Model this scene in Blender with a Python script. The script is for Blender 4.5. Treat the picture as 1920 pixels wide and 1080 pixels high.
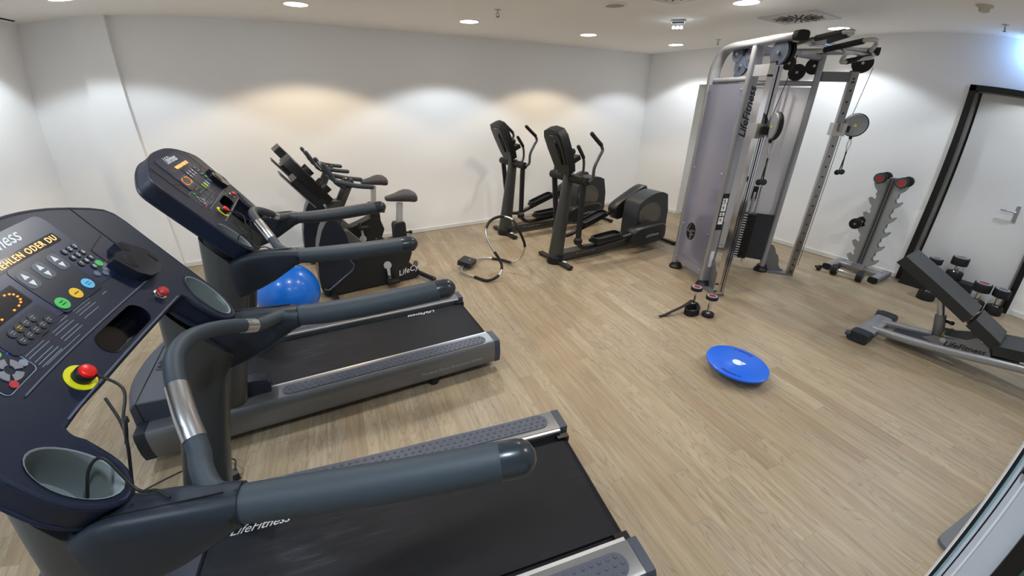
import bpy, bmesh, math, random
from mathutils import Matrix, Vector, Euler
PI = math.pi
random.seed(7)
C = bpy.context.scene.collection
scene = bpy.context.scene
for o in list(bpy.data.objects):
    bpy.data.objects.remove(o)

# ------------------------------------------------------------------ camera, world, exposure
def rotz(a): return Matrix.Rotation(a, 3, 'Z')
CAM_H = 1.7539
cd = bpy.data.cameras.new('camera'); cam = bpy.data.objects.new('camera', cd); C.objects.link(cam)
yaw, pitch, roll = -0.52507215, -0.4471316, 0.01139533
base = Matrix(((1, 0, 0), (0, 0, -1), (0, 1, 0)))
Rm = rotz(yaw) @ Matrix.Rotation(pitch, 3, 'X') @ base @ rotz(roll)
cam.matrix_world = Matrix.Translation((0, 0, CAM_H)) @ Rm.to_4x4()
cd.type = 'PANO'
cd.panorama_type = 'FISHEYE_LENS_POLYNOMIAL'      # the ultra-wide phone lens, with its barrel distortion
cd.sensor_fit = 'HORIZONTAL'; cd.sensor_width = 36.0; cd.sensor_height = 20.25
KK = (1.30745145, -4.93474251e-03, -7.81157959e-01, 4.31938200e-01)
hw = 18.0
cd.fisheye_fov = math.radians(170)
cd.fisheye_polynomial_k0 = 0.0
cd.fisheye_polynomial_k1 = -KK[0] / hw
cd.fisheye_polynomial_k2 = -KK[1] / hw ** 2
cd.fisheye_polynomial_k3 = -KK[2] / hw ** 3
cd.fisheye_polynomial_k4 = -KK[3] / hw ** 4
cd.clip_start = 0.02; cd.clip_end = 60
scene.camera = cam
scene.view_settings.view_transform = 'Standard'
scene.view_settings.look = 'None'
scene.view_settings.exposure = 0.18
scene.view_settings.gamma = 1.0
scene.view_settings.use_curve_mapping = False
w = bpy.data.worlds.new('world'); scene.world = w; w.use_nodes = True
w.node_tree.nodes['Background'].inputs[0].default_value = (.75, .8, .9, 1)
w.node_tree.nodes['Background'].inputs[1].default_value = 0.02
scene.cycles.max_bounces = 10; scene.cycles.diffuse_bounces = 6
scene.cycles.use_denoising = True
LAMP_E = 62.0
# downlights: x, y, warm(0..1), energy factor
LAMPS = [(-1.23, 4.42, 0.0, .85), (.39, 4.42, 1.0, 1.15), (2.01, 4.42, 0.0, 1.2), (3.6, 4.42, 1.0, 1.05), (5.15, 4.39, 0.05, .9),
         (-1.25, 2.36, -.2, .9), (.30, 2.36, .3, 1.0), (1.90, 2.36, .75, 1.0), (3.48, 2.33, .5, .9), (5.23, 2.40, .0, .8),
         (-1.2, .28, -.35, 1.0), (.30, .28, -.35, .9), (1.9, .28, .5, .9), (3.5, .28, .0, .9), (5.2, .28, .0, 1.0)]

# ------------------------------------------------------------------ materials
def lin(c):
    c = c / 255.0
    return c / 12.92 if c <= .04045 else ((c + .055) / 1.055) ** 2.4
def rgb(r, g, b): return (lin(r), lin(g), lin(b), 1)
MATS = {}
def mat(name, col, rough=.5, metal=0, spec=.5, bump=0, bscale=300, emit=None, estr=0, coat=0, trans=0, ior=1.45, mottle=0, mscale=8):
    if name in MATS: return MATS[name]
    m = bpy.data.materials.new(name); m.use_nodes = True
    nt = m.node_tree; b = nt.nodes['Principled BSDF']
    b.inputs['Base Color'].default_value = rgb(*col)
    b.inputs['Roughness'].default_value = rough
    b.inputs['Metallic'].default_value = metal
    b.inputs['Specular IOR Level'].default_value = spec
    b.inputs['Coat Weight'].default_value = coat
    b.inputs['Coat Roughness'].default_value = .15
    b.inputs['IOR'].default_value = ior
    b.inputs['Transmission Weight'].default_value = trans
    if emit:
        b.inputs['Emission Color'].default_value = rgb(*emit); b.inputs['Emission Strength'].default_value = estr
    if bump or mottle:
        tc = nt.nodes.new('ShaderNodeTexCoord')
    if bump:
        n = nt.nodes.new('ShaderNodeTexNoise'); n.inputs['Scale'].default_value = bscale; n.inputs['Detail'].default_value = 2
        nt.links.new(tc.outputs['Object'], n.inputs['Vector'])
        bp = nt.nodes.new('ShaderNodeBump'); bp.inputs['Strength'].default_value = bump; bp.inputs['Distance'].default_value = .002
        nt.links.new(n.outputs['Fac'], bp.inputs['Height']); nt.links.new(bp.outputs['Normal'], b.inputs['Normal'])
    if mottle:
        n = nt.nodes.new('ShaderNodeTexNoise'); n.inputs['Scale'].default_value = mscale; n.inputs['Detail'].default_value = 5
        nt.links.new(tc.outputs['Object'], n.inputs['Vector'])
        mx = nt.nodes.new('ShaderNodeMix'); mx.data_type = 'RGBA'
        k = 1 - mottle
        mx.inputs['A'].default_value = rgb(*[c * k for c in col]); mx.inputs['B'].default_value = rgb(*[min(255, c * (1 + mottle)) for c in col])
        nt.links.new(n.outputs['Fac'], mx.inputs['Factor']); nt.links.new(mx.outputs['Result'], b.inputs['Base Color'])
    MATS[name] = m
    return m

WALL = mat('wall_paint', (240, 241, 242), .75, spec=.2, bump=.12, bscale=180)
CEIL = mat('ceiling_paint', (246, 244, 240), .85, spec=.15, bump=.08, bscale=160)
WHITE = mat('white_lacquer', (232, 232, 230), .4)
PLASTIC = mat('charcoal_plastic', (31, 37, 46), .42, spec=.4, bump=.15, bscale=900)
PLASTIC_D = mat('black_plastic', (25, 27, 30), .4, bump=.1, bscale=700)
PLASTIC_M = mat('slate_plastic', (58, 64, 78), .45, bump=.12, bscale=900)
CONSOLE = mat('console_plastic', (20, 29, 50), .42, spec=.35, bump=.2, bscale=1200)
OVERLAY = mat('console_overlay', (30, 41, 70), .36, spec=.4)
OVERLAY_D = mat('console_overlay_dark', (19, 27, 48), .34, spec=.4)
RUBBER = mat('black_rubber', (22, 22, 24), .65, bump=.1, bscale=500)
RUBBERG = mat('grip_rubber', (48, 56, 63), .55, bump=.15, bscale=900)
GUN = mat('gunmetal_paint', (78, 79, 78), .36, metal=.55, spec=.5)
GUN_R = mat('rail_alloy', (122, 125, 130), .34, metal=.75)
RAILTOP = mat('rail_top_silver', (150, 154, 162), .38, metal=.6)
STRIP = mat('grip_strip_rubber', (70, 75, 88), .45)
SILVER = mat('silver_powdercoat', (158, 160, 166), .38, metal=.55)
SILVER_D = mat('silver_powdercoat_dark', (120, 122, 128), .4, metal=.5)
CHROME = mat('chrome', (215, 215, 218), .14, metal=1)
STEEL = mat('brushed_steel', (190, 190, 192), .3, metal=1)
SHROUD = mat('shroud_sheet', (206, 206, 226), .42, trans=.82, coat=.2, ior=1.25)
BLACKM = mat('satin_black', (24, 25, 27), .32, metal=.2)
BLACKF = mat('black_lacquer', (20, 19, 20), .35)
CABLE = mat('black_cable', (18, 18, 19), .5)
BLUE = mat('blue_vinyl', (8, 105, 205), .32, coat=.3)
BLUEP = mat('blue_plastic', (0, 92, 214), .38, coat=.2)
BLUED = mat('dark_blue_plastic', (0, 38, 140), .5)
LEATHER = mat('black_vinyl', (34, 37, 39), .42, bump=.25, bscale=260)
SEATM = mat('saddle_vinyl', (66, 64, 68), .6, bump=.2, bscale=400)
RED = mat('red_plastic', (225, 25, 22), .35)
REDD = mat('dull_red_plastic', (178, 50, 52), .35)
YELL = mat('yellow_plastic', (228, 222, 30), .45)
GREENB = mat('green_button', (70, 190, 90), .4)
YELB = mat('amber_button', (240, 190, 30), .4)
CYANB = mat('cyan_button', (95, 190, 225), .4)
BTN = mat('button_navy', (24, 28, 38), .35)
BTNG = mat('button_grey', (130, 138, 150), .4)
INK = mat('white_ink', (225, 228, 232), .5)
INKG = mat('grey_ink', (150, 158, 172), .5)
INKB = mat('black_ink', (20, 20, 22), .5)
INKBL = mat('blue_ink', (60, 110, 210), .5)
AMBER = mat('amber_led', (255, 150, 60), .5, emit=(255, 140, 50), estr=1.3)
AMBERW = mat('amber_led_bright', (255, 190, 120), .5, emit=(255, 176, 100), estr=1.5)
SCREEN = mat('dark_screen', (44, 42, 44), .15)
GLASSD = mat('black_gloss', (14, 14, 16), .12)
GREYP = mat('grey_cup_plastic', (128, 136, 136), .5)
MATG = mat('grey_foam', (104, 108, 112), .9, bump=.3, bscale=600)
BELTLOGO = mat('belt_print', (205, 208, 210), .6)
NYLON = mat('black_nylon', (20, 20, 22), .8, bump=.5, bscale=900)
TEAL = mat('glass_edge', (150, 176, 180), .2)
STOPK = mat('pulley_grey', (142, 145, 150), .5)
ALU = mat('light_alloy', (196, 198, 202), .35, metal=.7)
LAMPG = mat('lamp_glow', (255, 252, 246), .5, emit=(255, 250, 244), estr=14)
SPKR = mat('speaker_cloth', (168, 165, 160), .8, bump=.4, bscale=500)
VENTD = mat('duct_dark', (30, 30, 30), .9)
HOLE = mat('hollow_black', (10, 10, 11), .8)

def belt_material():
    m = bpy.data.materials.new('belt_rubber'); m.use_nodes = True; nt = m.node_tree; b = nt.nodes['Principled BSDF']
    tc = nt.nodes.new('ShaderNodeTexCoord'); mp = nt.nodes.new('ShaderNodeMapping'); mp.inputs['Scale'].default_value = (3, 22, 3)
    n = nt.nodes.new('ShaderNodeTexNoise'); n.inputs['Scale'].default_value = 1.6; n.inputs['Detail'].default_value = 8; n.inputs['Roughness'].default_value = .7
    nt.links.new(tc.outputs['Object'], mp.inputs['Vector']); nt.links.new(mp.outputs['Vector'], n.inputs['Vector'])
    n2 = nt.nodes.new('ShaderNodeTexNoise'); n2.inputs['Scale'].default_value = 2.2; n2.inputs['Detail'].default_value = 2
    nt.links.new(tc.outputs['Object'], n2.inputs['Vector'])
    mul = nt.nodes.new('ShaderNodeMath'); mul.operation = 'MULTIPLY'
    nt.links.new(n.outputs['Fac'], mul.inputs[0]); nt.links.new(n2.outputs['Fac'], mul.inputs[1])
    r = nt.nodes.new('ShaderNodeValToRGB'); r.color_ramp.elements[0].position = .22; r.color_ramp.elements[0].color = rgb(18, 20, 26)
    r.color_ramp.elements[1].position = .5; r.color_ramp.elements[1].color = rgb(52, 54, 60)
    e = r.color_ramp.elements.new(.34); e.color = rgb(26, 28, 35)
    nt.links.new(mul.outputs[0], r.inputs['Fac']); nt.links.new(r.outputs['Color'], b.inputs['Base Color'])
    b.inputs['Roughness'].default_value = .45; b.inputs['Specular IOR Level'].default_value = .18
    bn = nt.nodes.new('ShaderNodeTexNoise'); bn.inputs['Scale'].default_value = 500
    nt.links.new(tc.outputs['Object'], bn.inputs['Vector'])
    bp = nt.nodes.new('ShaderNodeBump'); bp.inputs['Strength'].default_value = .35; bp.inputs['Distance'].default_value = .002
    nt.links.new(bn.outputs['Fac'], bp.inputs['Height']); nt.links.new(bp.outputs['Normal'], b.inputs['Normal'])
    return m
BELT = belt_material()

def floor_material():
    m = bpy.data.materials.new('oak_planks'); m.use_nodes = True; nt = m.node_tree; b = nt.nodes['Principled BSDF']
    N = nt.nodes.new; L = nt.links.new
    tc = N('ShaderNodeTexCoord'); mp = N('ShaderNodeMapping'); mp.vector_type = 'POINT'
    mp.inputs['Rotation'].default_value = (0, 0, math.radians(6.5))
    L(tc.outputs['Object'], mp.inputs['Vector'])
    sp = N('ShaderNodeSeparateXYZ'); L(mp.outputs['Vector'], sp.inputs[0])
    def M(op, a, bb=None):
        n = N('ShaderNodeMath'); n.operation = op
        for i, v in enumerate((a, bb)):
            if v is None: continue
            if isinstance(v, (int, float)): n.inputs[i].default_value = v
            else: L(v, n.inputs[i])
        return n.outputs[0]
    W_, LN = .102, .80
    u = M('DIVIDE', sp.outputs['X'], W_); row = M('FLOOR', u); fu = M('FRACT', u)
    wn = N('ShaderNodeTexWhiteNoise'); wn.noise_dimensions = '1D'; L(row, wn.inputs['W'])
    sh = M('MULTIPLY', wn.outputs['Value'], LN)
    v = M('DIVIDE', M('ADD', sp.outputs['Y'], sh), LN); idn = M('FLOOR', v); fv = M('FRACT', v)
    cmb = N('ShaderNodeCombineXYZ'); L(row, cmb.inputs[0]); L(idn, cmb.inputs[1])
    w2 = N('ShaderNodeTexWhiteNoise'); w2.noise_dimensions = '2D'; L(cmb.outputs[0], w2.inputs['Vector'])
    # grain
    off = N('ShaderNodeVectorMath'); off.operation = 'SCALE'; L(w2.outputs['Color'], off.inputs[0]); off.inputs['Scale'].default_value = 37
    add = N('ShaderNodeVectorMath'); add.operation = 'ADD'; L(mp.outputs['Vector'], add.inputs[0]); L(off.outputs[0], add.inputs[1])
    s1 = N('ShaderNodeMapping'); s1.inputs['Scale'].default_value = (42, 2.6, 1); L(add.outputs[0], s1.inputs['Vector'])
    g1 = N('ShaderNodeTexNoise'); g1.inputs['Scale'].default_value = 1; g1.inputs['Detail'].default_value = 6; g1.inputs['Roughness'].default_value = .65; L(s1.outputs[0], g1.inputs['Vector'])
    s2 = N('ShaderNodeMapping'); s2.inputs['Scale'].default_value = (9, 1.5, 1); L(add.outputs[0], s2.inputs['Vector'])
    g2 = N('ShaderNodeTexNoise'); g2.inputs['Scale'].default_value = 1; g2.inputs['Detail'].default_value = 2; L(s2.outputs[0], g2.inputs['Vector'])
    # cathedral figure: rings of a slow noise
    rg = M('FRACT', M('MULTIPLY', g2.outputs['Fac'], 16))
    ring = M('ABSOLUTE', M('SUBTRACT', rg, .5))
    ring = M('POWER', M('MULTIPLY', ring, 2), 5)
    ringm = M('MULTIPLY', ring, M('GREATER_THAN', w2.outputs['Value'], .45))
    cr = N('ShaderNodeValToRGB'); e = cr.color_ramp
    e.elements[0].position = 0; e.elements[0].color = rgb(150, 133, 109)
    e.elements[1].position = 1; e.elements[1].color = rgb(172, 158, 136)
    for p_, c_ in ((.15, (154, 137, 112)), (.35, (160, 145, 120)), (.6, (163, 148, 125)), (.8, (155, 141, 120)), (.92, (167, 152, 127))):
        x = e.elements.new(p_); x.color = rgb(*c_)
    L(w2.outputs['Value'], cr.inputs['Fac'])
    gr = N('ShaderNodeValToRGB'); gr.color_ramp.elements[0].position = .28; gr.color_ramp.elements[0].color = (.60, .56, .52, 1)
    gr.color_ramp.elements[1].position = .62; gr.color_ramp.elements[1].color = (1.0, 1.0, 1.0, 1)
    L(g1.outputs['Fac'], gr.inputs['Fac'])
    mx = N('ShaderNodeMix'); mx.data_type = 'RGBA'; mx.blend_type = 'MULTIPLY'; mx.inputs['Factor'].default_value = .8
    L(cr.outputs['Color'], mx.inputs['A']); L(gr.outputs['Color'], mx.inputs['B'])
    m2 = N('ShaderNodeMix'); m2.data_type = 'RGBA'; m2.blend_type = 'MULTIPLY'
    L(M('MULTIPLY', ringm, .5), m2.inputs['Factor']); L(mx.outputs['Result'], m2.inputs['A']); m2.inputs['B'].default_value = (.5, .44, .38, 1)
    # seams
    eu = M('MINIMUM', fu, M('SUBTRACT', 1, fu)); ev = M('MINIMUM', fv, M('SUBTRACT', 1, fv))
    su = M('LESS_THAN', eu, .012); sv = M('LESS_THAN', ev, .0014)
    seam = M('MAXIMUM', su, sv)
    m3 = N('ShaderNodeMix'); m3.data_type = 'RGBA'; m3.blend_type = 'MULTIPLY'
    L(M('MULTIPLY', seam, .35), m3.inputs['Factor']); L(m2.outputs['Result'], m3.inputs['A']); m3.inputs['B'].default_value = (.45, .38, .3, 1)
    L(m3.outputs['Result'], b.inputs['Base Color'])
    b.inputs['Roughness'].default_value = .42; b.inputs['Specular IOR Level'].default_value = .4
    bp = N('ShaderNodeBump'); bp.inputs['Strength'].default_value = .12; bp.inputs['Distance'].default_value = .002
    L(g1.outputs['Fac'], bp.inputs['Height']); L(bp.outputs['Normal'], b.inputs['Normal'])
    return m

# ------------------------------------------------------------------ mesh helpers
def ell(n, rx, ry, e=2.0):
    out = []
    for i in range(n):
        a = 2 * PI * i / n; c, s = math.cos(a), math.sin(a)
        out.append((rx * math.copysign(abs(c) ** (2 / e), c), ry * math.copysign(abs(s) ** (2 / e), s)))
    return out
def catmull(pts, sub=6, closed=False):
    P = [Vector(p) for p in pts]; n = len(P); out = []
    if n < 3: return P
    rng = range(n) if closed else range(n - 1)
    for i in rng:
        if closed: a, b, c, d = P[(i - 1) % n], P[i], P[(i + 1) % n], P[(i + 2) % n]
        else:
            b, c = P[i], P[i + 1]
            a = P[i - 1] if i else b * 2 - c
            d = P[i + 2] if i + 2 < n else c * 2 - b
        for k in range(sub):
            t = k / sub
            out.append(.5 * ((2 * b) + (c - a) * t + (2 * a - 5 * b + 4 * c - d) * t * t + (3 * b - 3 * c + d - a) * t ** 3))
    if not closed: out.append(P[-1])
    return out
class MB:
    def __init__(s): s.bm = bmesh.new()
    def _bev(s, faces, r, seg=2):
        if r <= 0: return
        es = set()
        for f in faces:
            for e in f.edges:
                if len(e.link_faces) == 2 and e.calc_face_angle(0) > .5: es.add(e)
        bmesh.ops.bevel(s.bm, geom=list(es), offset=r, segments=seg, affect='EDGES', profile=.5, clamp_overlap=True)
    def box(s, c, size, rot=None, bev=0, seg=2):
        hx, hy, hz = [q / 2 for q in size]
        co = [Vector((x, y, z)) for x in (-hx, hx) for y in (-hy, hy) for z in (-hz, hz)]
        if rot is not None: co = [rot @ v for v in co]
        vs = [s.bm.verts.new(v + Vector(c)) for v in co]
        fs = [s.bm.faces.new([vs[i] for i in q]) for q in ((0, 1, 3, 2), (4, 6, 7, 5), (0, 4, 5, 1), (2, 3, 7, 6), (0, 2, 6, 4), (1, 5, 7, 3))]
        s._bev(fs, bev, seg); return s
    def loft(s, rings, caps=True, closed=False):
        R = [[s.bm.verts.new(p) for p in r] for r in rings]; n = len(R[0]); fs = []
        m = len(R)
        for i in range(m if closed else m - 1):
            a, b = R[i], R[(i + 1) % m]
            for k in range(n): fs.append(s.bm.faces.new((a[k], a[(k + 1) % n], b[(k + 1) % n], b[k])))
        if caps and not closed:
            fs.append(s.bm.faces.new(list(reversed(R[0])))); fs.append(s.bm.faces.new(R[-1]))
        return fs
    def tube(s, pts, r, seg=12, closed=False, sub=6, smooth=True, round_end=False):
        P = catmull(pts, sub, closed) if smooth and len(pts) > 2 else [Vector(p) for p in pts]
        n = len(P); T = []
        for i in range(n):
            if closed: t = P[(i + 1) % n] - P[(i - 1) % n]
            else: t = P[min(i + 1, n - 1)] - P[max(i - 1, 0)]
            T.append(t.normalized())
        up = Vector((0, 0, 1)) if abs(T[0].z) < .9 else Vector((1, 0, 0))
        nrm = (up - T[0] * up.dot(T[0])).normalized(); rings = []
        rr = r if callable(r) else (lambda t: r)
        for i in range(n):
            nrm = (nrm - T[i] * nrm.dot(T[i])).normalized(); bn = T[i].cross(nrm)
            ri = rr(i / max(1, n - 1))
            rings.append([P[i] + (nrm * math.cos(a) + bn * math.sin(a)) * ri for a in [2 * PI * k / seg for k in range(seg)]])
        if round_end and not closed:
            for end in (0, -1):
                c = P[end]; t = T[end] * (-1 if end == 0 else 1); r0 = rings[end]; ex = []
                ri = rr(0 if end == 0 else 1)
                for q in (.35, .7, .95):
                    k = math.sqrt(1 - q * q); ex.append([c + (v - c) * k + t * ri * q for v in r0])
                rings = list(reversed(ex)) + rings if end == 0 else rings + ex
        s.loft(rings, closed=closed); return s
    def sweep(s, pts, L, wd, ht, n=16, e=3.0, sub=6, smooth=True, closed=False):
        """flat oval bar: wd along the constant vector L, ht in the plane of the path"""
        P = catmull(pts, sub, closed) if smooth and len(pts) > 2 else [Vector(p) for p in pts]
        L = Vector(L).normalized(); prof = ell(n, wd / 2, ht / 2, e); rings = []
        for i in range(len(P)):
            t = (P[min(i + 1, len(P) - 1)] - P[max(i - 1, 0)]).normalized()
            nn = t.cross(L).normalized()
            rings.append([P[i] + L * a + nn * b for a, b in prof])
        s.loft(rings); return s
    def cyl(s, p0, p1, r0, r1=None, seg=24, bev=0):
        r1 = r0 if r1 is None else r1
        p0, p1 = Vector(p0), Vector(p1); t = (p1 - p0).normalized()
        up = Vector((0, 0, 1)) if abs(t.z) < .9 else Vector((1, 0, 0))
        a = (up - t * up.dot(t)).normalized(); b = t.cross(a)
        rings = []
        def ring(c, r): return [c + (a * math.cos(q) + b * math.sin(q)) * r for q in [2 * PI * k / seg for k in range(seg)]]
        if bev > 0:
            L = (p1 - p0).length; bev = min(bev, L / 2.2, r0 * .9, r1 * .9)
            rings = [ring(p0, r0 - bev), ring(p0 + t * bev * .3, r0 - bev * .3), ring(p0 + t * bev, r0), ring(p1 - t * bev, r1), ring(p1 - t * bev * .3, r1 - bev * .3), ring(p1, r1 - bev)]
        else: rings = [ring(p0, r0), ring(p1, r1)]
        s.loft(rings); return s
    def prism(s, poly, o, ex, ey, ez, t0, t1, bev=0, seg=2):
        o, ex, ey, ez = Vector(o), Vector(ex), Vector(ey), Vector(ez)
        a = [o + ex * x + ey * y + ez * t0 for x, y in poly]; b = [o + ex * x + ey * y + ez * t1 for x, y in poly]
        fs = s.loft([a, b]); s._bev(fs, bev, seg); return s
    def lathe(s, prof, o=(0, 0, 0), axis=(0, 0, 1), seg=32, sx=1, sy=1, ref=None):
        o, ax = Vector(o), Vector(axis).normalized()
        up = Vector(ref) if ref else (Vector((1, 0, 0)) if abs(ax.x) < .9 else Vector((0, 1, 0)))
        a = (up - ax * up.dot(ax)).normalized(); b = ax.cross(a)
        s.loft([[o + (a * math.cos(q) * sx + b * math.sin(q) * sy) * max(r, 1e-4) + ax * z for q in [2 * PI * k / seg for k in range(seg)]] for r, z in prof]); return s
    def ball(s, c, r, seg=20, sz=1):
        n = seg // 2
        return s.lathe([(r * math.sin(PI * i / n), -r * math.cos(PI * i / n) * sz) for i in range(n + 1)], c, seg=seg)
    def ringplate(s, outer, holes, f, t0, t1):
        """flat plate with holes; f(x, y, t) gives the point"""
        tops = []
        for t in (t0, t1):
            bm2 = bmesh.new(); 
            for lp in [outer] + holes:
                vs = [bm2.verts.new((x, y, 0)) for x, y in lp]
                for i in range(len(vs)): bm2.edges.new((vs[i], vs[(i + 1) % len(vs)]))
            bmesh.ops.triangle_fill(bm2, use_beauty=True, use_dissolve=False, edges=bm2.edges[:])
            mp = {v: s.bm.verts.new(f(v.co.x, v.co.y, t)) for v in bm2.verts}
            for fc in bm2.faces: s.bm.faces.new([mp[v] for v in fc.verts])
            bm2.free()
        for lp in [outer] + holes:
            a = [s.bm.verts.new(f(x, y, t0)) for x, y in lp]; b = [s.bm.verts.new(f(x, y, t1)) for x, y in lp]
            for i in range(len(lp)):
                j = (i + 1) % len(lp); s.bm.faces.new((a[i], a[j], b[j], b[i]))
        bmesh.ops.remove_doubles(s.bm, verts=s.bm.verts[:], dist=1e-5)
        return s
    def build(s, name, m, parent=None, ang=38, loc=None, rot=None, kind=None):
        bmesh.ops.recalc_face_normals(s.bm, faces=s.bm.faces[:])
        me = bpy.data.meshes.new(name); s.bm.to_mesh(me); s.bm.free()
        me.shade_smooth(); me.set_sharp_from_angle(angle=math.radians(ang))
        me.materials.append(m)
        o = bpy.data.objects.new(name, me); C.objects.link(o)
        if parent: o.parent = parent
        if loc: o.location = loc
        if rot: o.rotation_euler = rot
        if kind: o['kind'] = kind
        return o
def build_each(b, name, m, parent=None, ang=38):
    """one object for each loose piece of the mesh"""
    bm = b.bm; seen = set(); out = []
    bm.verts.ensure_lookup_table()
    for v0 in bm.verts:
        if v0 in seen: continue
        st = [v0]; seen.add(v0); isl = []
        while st:
            v_ = st.pop(); isl.append(v_)
            for e in v_.link_edges:
                q = e.other_vert(v_)
                if q not in seen: seen.add(q); st.append(q)
        nb = MB(); mp = {v_: nb.bm.verts.new(v_.co) for v_ in isl}
        fs = {f for v_ in isl for f in v_.link_faces}
        for f in fs: nb.bm.faces.new([mp[v_] for v_ in f.verts])
        out.append(nb.build(name, m, parent, ang))
    bm.free(); return out
def tag(o, label=None, cat=None, group=None, kind=None):
    if label: o['label'] = label
    if cat: o['category'] = cat
    if group: o['group'] = group
    if kind: o['kind'] = kind
    return o
def empty(name, loc=(0, 0, 0), rz=0):
    o = bpy.data.objects.new(name, None); C.objects.link(o); o.location = loc; o.rotation_euler = (0, 0, rz)
    o.empty_display_size = .1
    return o
def copy_tree(o, parent=None):
    c = o.copy(); C.objects.link(c); c.parent = parent
    for ch in list(o.children): copy_tree(ch, c)
    return c
def text(name, body, size, o, ex, ey, m, parent, shear=0, align='CENTER', ext=.0004, spacing=1.0, bold=0):
    cu = bpy.data.curves.new(name, 'FONT'); cu.body = body; cu.size = size; cu.align_x = align; cu.align_y = 'CENTER'
    cu.shear = shear; cu.extrude = ext; cu.space_character = spacing; cu.resolution_u = 3; cu.offset = bold
    cu.materials.append(m)
    ob = bpy.data.objects.new(name, cu); C.objects.link(ob)
    ex = Vector(ex).normalized(); ey = Vector(ey).normalized(); ez = ex.cross(ey)
    M_ = Matrix((ex, ey, ez)).transposed().to_4x4(); M_.translation = Vector(o)
    me = bpy.data.meshes.new_from_object(ob); bpy.data.objects.remove(ob); bpy.data.curves.remove(cu)
    me.name = name; ob = bpy.data.objects.new(name, me); C.objects.link(ob)
    if not me.materials: me.materials.append(m)
    if parent: ob.parent = parent
    ob.matrix_local = M_
    return ob
def struct(o): o['kind'] = 'structure'; return o

# ------------------------------------------------------------------ the room
XL, XR, YB, YF, H = -1.95, 5.84, 5.446, -1.35, 2.50
b = MB(); b.box(((XL + XR) / 2, (YB + YF) / 2, -.05), (XR - XL + 1.0, YB - YF + .6, .1)); struct(b.build('floor', floor_material()))
b = MB(); b.box(((XL + XR) / 2, (YB + YF) / 2, H + .05), (XR - XL + 1.0, YB - YF + .6, .1)); struct(b.build('ceiling', CEIL))
b = MB(); b.box(((XL + XR) / 2 , YB + .05, H / 2), (XR - XL + .2, .1, H)); struct(b.build('wall_back', WALL))
b = MB(); b.box((XL - .05, (YB + YF) / 2, H / 2), (.1, YB - YF, H)); struct(b.build('wall_left', WALL))
b = MB(); b.box(((XL + XR) / 2, YF - .05, H / 2), (XR - XL + .2, .1, H)); struct(b.build('wall_front', WALL))
# pilaster on the back wall
b = MB(); b.box((-1.325, YB - .04, H / 2), (.28, .08, H)); struct(b.build('wall_pilaster', WALL))
b = MB(); b.box((-1.72, YB - .004, H / 2), (.5, .008, H)); struct(b.build('wall_panel', WALL))
# right wall with a doorway (y 3.55..4.41) and the framed door (y .31..1.30)
b = MB()
yA0, yA1, zA = 3.55, 4.41, 2.02
yB0, yB1, zB = .32, 1.30, 2.04
WT = .35
def wseg(y0, y1, z0, z1): b.box((XR + WT / 2, (y0 + y1) / 2, (z0 + z1) / 2), (WT, y1 - y0, z1 - z0))
wseg(YF, yB0, 0, H); wseg(yB0, yB1, zB, H); wseg(yB1, yA0, 0, H); wseg(yA0, yA1, zA, H); wseg(yA1, YB + .1, 0, H)
struct(b.build('wall_right', WALL))
b = MB(); b.box((XR + .30, (yA0 + yA1) / 2, zA / 2), (.04, yA1 - yA0, zA))
struct(b.build('door_1', mat('beige_door', (170, 166, 150), .6)))
d2 = empty('door_2', (XR, .81, 0)); struct(d2)
b = MB(); b.box((.10, -.02, .99), (.045, .82, 1.98), bev=.003); b.build('door_leaf', mat('door_white', (214, 215, 216), .5), d2)
b = MB()   # black frame: casing on the wall face and reveal
b.box((-.012, .4625, 1.02), (.03, .055, 2.04), bev=.002); b.box((-.012, -.4625, 1.02), (.03, .055, 2.04), bev=.002); b.box((-.012, 0, 2.013), (.03, .98, .055), bev=.002)
b.build('door_frame', BLACKF, d2)
b = MB(); b.box((.10, .44, 1.0), (.21, .05, 2.0)); b.box((.10, -.44, 1.0), (.21, .05, 2.0)); b.box((.10, 0, 1.99), (.21, .9, .03))
b.build('door_reveal', mat('reveal_grey', (112, 110, 106), .5), d2)
b = MB(); b.cyl((.078, -.22, .95), (.03, -.22, .95), .012); b.tube([(.03, -.22, .95), (.025, -.20, .95), (.025, -.09, .95)], .009)
b.box((.074, -.22, .93), (.01, .035, .16), bev=.003)
b.build('door_handle', STEEL, d2)
# skirting boards
SK = mat('skirting_white', (222, 222, 218), .5); GAP = mat('shadow_gap', (70, 60, 50), .8)
def skirt(name, c, size, gsize):
    b = MB(); b.box(c, size, bev=.002); s_ = struct(b.build(name, SK))
    g = MB(); g.box((c[0], c[1], .0015), gsize); g.build('gap_shade_line', GAP, s_)  # dark strip drawn in place of the shade under the skirting
skirt('baseboard_back', ((XL + XR) / 2 + .38, YB - .006, .028), (XR - XL - .76, .012, .05), (XR - XL - .76, .02, .003))
skirt('baseboard_left', (XL + .006, 2.0, .028), (.012, 6.6, .05), (.02, 6.6, .003))
skirt('baseboard_right', (XR - .006, (yB1 + yA0) / 2, .028), (.012, yA0 - yB1 - .04, .05), (.02, yA0 - yB1 - .04, .003))
skirt('baseboard_corner', (XR - .006, (yA1 + YB) / 2, .028), (.012, YB - yA1, .05), (.02, YB - yA1, .003))
skirt('baseboard_front', (XR - .006, (yB0 + YF) / 2 - .01, .028), (.012, yB0 - YF - .03, .05), (.02, yB0 - YF - .03, .003))

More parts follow.
